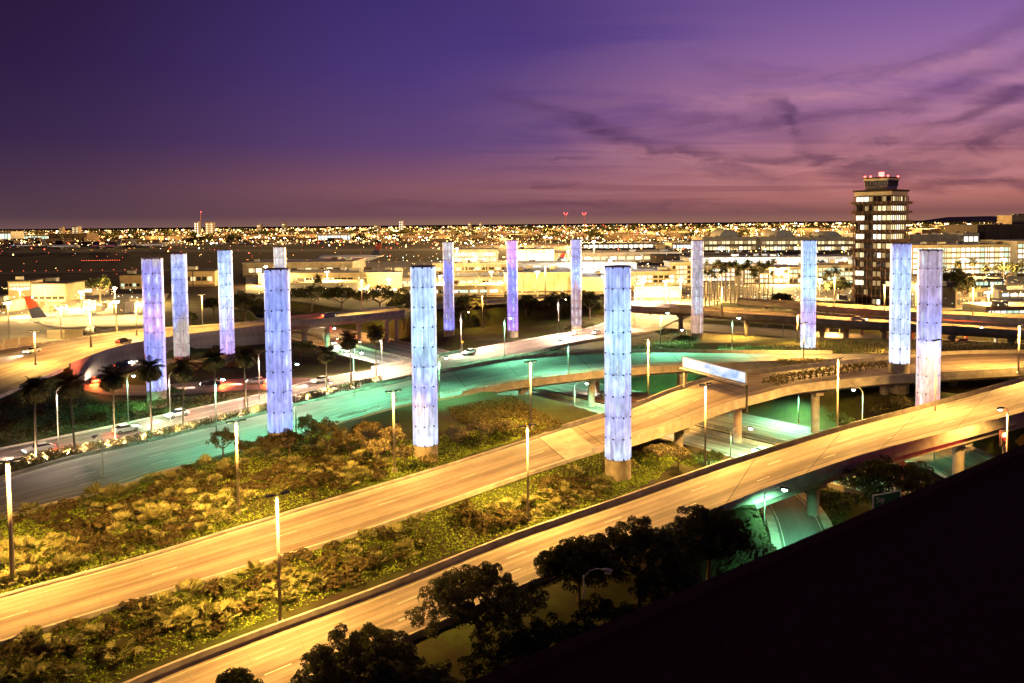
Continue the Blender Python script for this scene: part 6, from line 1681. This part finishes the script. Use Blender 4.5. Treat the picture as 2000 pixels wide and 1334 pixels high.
def car(key, px, u, fwd, k, where):
    """fwd = +1 along the road's drawing direction"""
    r = ROADS[key]; p, h = r.at(px, u)
    if fwd < 0: h += math.pi
    if CARP[k] is None: CARP[k] = o = car_proto(k)
    else: o = copy_tree(CARP[k])
    o.location = p + Vector((0, 0, LIFT[key] + .012)); o.rotation_euler = (0, 0, h)
    tag(o, f'{CARN[k]} car with lamps on, {where}', 'car', 'cars on the roads')
    away = math.cos(h - math.atan2(p.y, p.x)) > 0
    l = bpy.data.lights.new('headlight', 'SPOT'); l.energy = 9000; l.color = (1, .80, .58); l.spot_size = R(70); l.spot_blend = .8; l.shadow_soft_size = .15
    lo = bpy.data.objects.new('lamp_light', l); COL.objects.link(lo); lo.parent = o; lo.location = (2.45, 0, .8); lo.rotation_euler = (0, R(-82), 0)
    l = bpy.data.lights.new('taillight', 'POINT'); l.energy = 9000 if key == 'H' else 1400 if key == 'G2' else 500; l.color = (1, .13, .03); l.shadow_soft_size = .2
    lo = bpy.data.objects.new('lamp_light', l); COL.objects.link(lo); lo.parent = o; lo.location = (-2.6, 0, .8)
for args in [('D', 60, .2, -1, 0, 'leftmost on the boulevard'), ('D', 235, .5, 1, 1, 'on the boulevard before the violet pylon'), ('D', 620, .8, -1, 1, 'on the boulevard right of the periwinkle pylon'), 
             ('D', 905, .75, -1, 0, 'on the boulevard right of the sky blue pylon'), ('D', 1110, .7, -1, 1, 'on the boulevard left of the nearest pylon'), ('D', 1165, .4, -1, 0, 'on the boulevard just behind the nearest pylon'), ('D', 340, .75, -1, 1, 'on the boulevard right of the violet pylon'),
             ('E', 60, .7, -1, 1, 'on the raised roadway at the far left'), ('E', 240, .3, 1, 2, 'on the raised roadway before the blast fence'), ('E', 640, .5, 1, 0, 'on the raised roadway bridge'),
             ('H', 175, .5, 1, 3, 'rounding the bend of the loop ramp'), ('H', 400, .5, 1, 2, 'on the loop ramp right of the violet pylon'), ('H', 250, .4, 1, 4, 'on the loop ramp left of the violet pylon'), ('H', 500, .5, 1, 0, 'on the loop ramp behind the periwinkle pylon'), ('H', 225, .5, 1, 2, 'leaving the bend of the loop ramp'),
             ('F', 1690, .4, 1, 0, 'on the overpass near the control tower'), ('J', 1900, .5, 1, 3, 'on the street below the overpass')]: car(*args)
def gcar(key, t, u, fwd, k, where):
    r = ROADS[key]; i = int(np.argmin(np.abs((r.s) - t))); car(key, r.px[i], u, fwd, k, where)
for args in [('G1', 75, .3, 1, 1, 'on the freeway past the boulevard bridge, front'), ('G1', 55, .7, 1, 0, 'on the freeway beyond the boulevard bridge, back'), ('G2', 85, .4, -1, 3, 'on the far freeway carriageway, front'), ('G2', 60, .7, -1, 2, 'on the far freeway carriageway, middle'), ('G2', 110, .6, -1, 4, 'on the far freeway carriageway near the sky blue pylon'),
             ('G1', 205, .3, 1, 2, 'on the freeway between the two flyovers'), ('G1', 235, .6, 1, 1, 'on the freeway under the second ramp'), ('G2', 225, .3, -1, 0, 'on the far carriageway right of the nearest pylon')]: gcar(*args)

# ------------------------------------------------------------------ the city beyond
def point_cloud(name, P_, rad, m):
    oc = np.array([(1, 0, 0), (0, 1, 0), (-1, 0, 0), (0, -1, 0), (0, 0, 1), (0, 0, -1)], float)
    of = np.array([(0, 1, 4), (1, 2, 4), (2, 3, 4), (3, 0, 4), (1, 0, 5), (2, 1, 5), (3, 2, 5), (0, 3, 5)])
    V = (P_[:, None, :] + oc[None] * rad[:, None, None]).reshape(-1, 3)
    Fq = (np.arange(len(P_))[:, None, None] * 6 + of[None]).reshape(-1, 3)
    return tag(link(name, np_mesh(V, Fq, m, k=3)), kind='stuff')
LC = [('amber', (1.0, .50, .12), 7, .46), ('gold', (1.0, .68, .24), 9, .30), ('white', (1.0, .90, .70), 10, .10), ('red', (1.0, .10, .05), 5, .10), ('greenish', (.7, 1.0, .8), 6, .04)]
cand = []
while len(cand) < 12500:
    px = rnd.uniform(-120, 2120)
    yh = 446 - .0095 * px
    py = yh + 5 + rnd.expovariate(1 / 16)
    if py > 560: continue
    # the dark airfield carries few lights
    dark = px < 830 and py - yh > 34 + (px / 830) * 4
    if dark and rnd.random() < .62: continue
    if px > 700 and py > yh + 60: 
        if rnd.random() < .3: continue
    cand.append((px, py, dark))
for nm, c_, st, fr in LC:
    pts_, rad_ = [], []
    for px, py, dk in cand:
        if rnd.random() > fr * (2.6 if (dk and nm == 'red') else (.35 if dk else 1)): continue
        p = P(px, py, rnd.uniform(2, 9)); pts_.append(p); rad_.append(min(p.y, 12000) * .00054 * rnd.choice((.4, .5, .6, .7, .9, 1.9)))
    point_cloud('city_lights', np.array(pts_), np.array(rad_), glow(nm + ' city light', c_, st))
near_pts = []
for x0, x1, y0, y1, n_ in ((480, 1250, 498, 574, 190), (1245, 1665, 492, 588, 260), (1780, 2060, 480, 596, 220), (0, 280, 560, 612, 70), (1000, 2000, 462, 492, 200)):
    for k in range(int(n_ * 1.7)):
        near_pts.append(P(rnd.uniform(x0, x1), rnd.uniform(y0, y1), rnd.choice((3, 4, 5, 6, 8))))
for k, nm in enumerate(('amber', 'gold', 'white', 'gold', 'greenish')):
    sel = near_pts[k::5]; point_cloud('ground_lights', np.array(sel), np.array([p.y * .00042 * rnd.choice((.6, .8, 1.0, 1.5)) for p in sel]), MATS[nm + ' city light'])
# unseen point lights added for the glow those lamps throw on streets and roofs
for k in range(44):
    px = -60 + k * 49 + rnd.uniform(-18, 18); yh = 446 - .0095 * px
    p = P(px, yh + 9 + rnd.random() ** 1.5 * (24 if px < 850 else 40), 0); d = p.y
    l = bpy.data.lights.new('added_street_glow', 'POINT'); l.energy = (2.4e6 if px < 860 else 4.6e6) * (d / 1500) ** 1.3; l.color = (1, .58, .18); l.shadow_soft_size = 4
    lo = bpy.data.objects.new('lamp_light', l); COL.objects.link(lo); lo.location = (p.x, p.y, 24 + d * .006)
# airfield rows
rows = [P(160 + k * 4.3, 509 - k * .05, .6) for k in range(18)] + [P(590 + k * 7, 512 - k * .7, .6) for k in range(12)] + [P(-20 + k * 22, 530 - k * .3, .6) for k in range(16)]
point_cloud('airfield_lights', np.array(rows), np.array([p.y * .00042 for p in rows]), glow('red airfield light', (1, .12, .05), 6))
# houses and trees of the city, a mass
mb = MB()
for k in range(1500):
    px = rnd.uniform(-150, 2150); yh = 446 - .0095 * px
    py = yh + 6 + rnd.expovariate(1 / 11)
    if py > yh + 36: continue
    p = P(px, py, 0); s = rnd.uniform(10, 34)
    mb.box((p.x, p.y, s * .18), (s * rnd.uniform(.8, 2.2), s, s * .36 + rnd.choice((0, 0, 0, 4))), rnd.uniform(0, 1))
tag(mb.build('distant_houses', mat('far house walls', (.17, .12, .08), .9, .5, .02)), kind='stuff')
C_, Rr = [], []
for k in range(900):
    px = rnd.uniform(-150, 2150); yh = 446 - .0095 * px
    py = yh + 4.5 + rnd.expovariate(1 / 9)
    if py > yh + 34: continue
    p = P(px, py, 0); C_.append((p.x, p.y, 6)); Rr.append(rnd.uniform(6, 13) * (1 + p.y / 9000))
C_ = np.array(C_); Rr = np.array(Rr); vs, ns, ss = [], [], []
for c, r_ in zip(C_, Rr):
    k = 26; d = unit(rng.normal(size=(k, 3))); d[:, 2] = np.abs(d[:, 2]) * .9; vs.append(c + d * r_ * rng.uniform(.5, 1, (k, 1)) * np.array((1.5, 1.5, 1))); ns.append(unit(d + rng.normal(size=(k, 3)) * .5)); ss.append(np.full(k, r_ * .75))
vs, ns, ss = np.concatenate(vs), np.concatenate(ns), np.concatenate(ss)
U_ = unit(np.cross(ns, rng.normal(size=ns.shape))); v, f = quads_from(vs, ns, U_, ss * .7, ss)
tag(link('distant_trees', np_mesh(v, f, L_TREE)), kind='stuff')
# low hills along the right skyline
hx = [PD(x, y, 9000) for x, y in [(1650, 441), (1740, 438), (1800, 431), (1850, 424), (1930, 422), (1990, 424), (2080, 428), (2200, 438)]]
vs = []; 
for p in hx: vs += [(p.x, p.y - 1800, -8), (p.x, p.y, max(p.z, 0)), (p.x * 1.2, p.y + 3000, -8)]
MBh = MB().add(vs, [(i * 3 + a, i * 3 + 3 + a, i * 3 + 4 + a, i * 3 + 1 + a) for i in range(len(hx) - 1) for a in (0, 1)])
tag(MBh.build('hill', mat('far hill', (.05, .035, .03), 1, .3, .002), smooth=True), kind='structure')
for k in range(0):
    pass
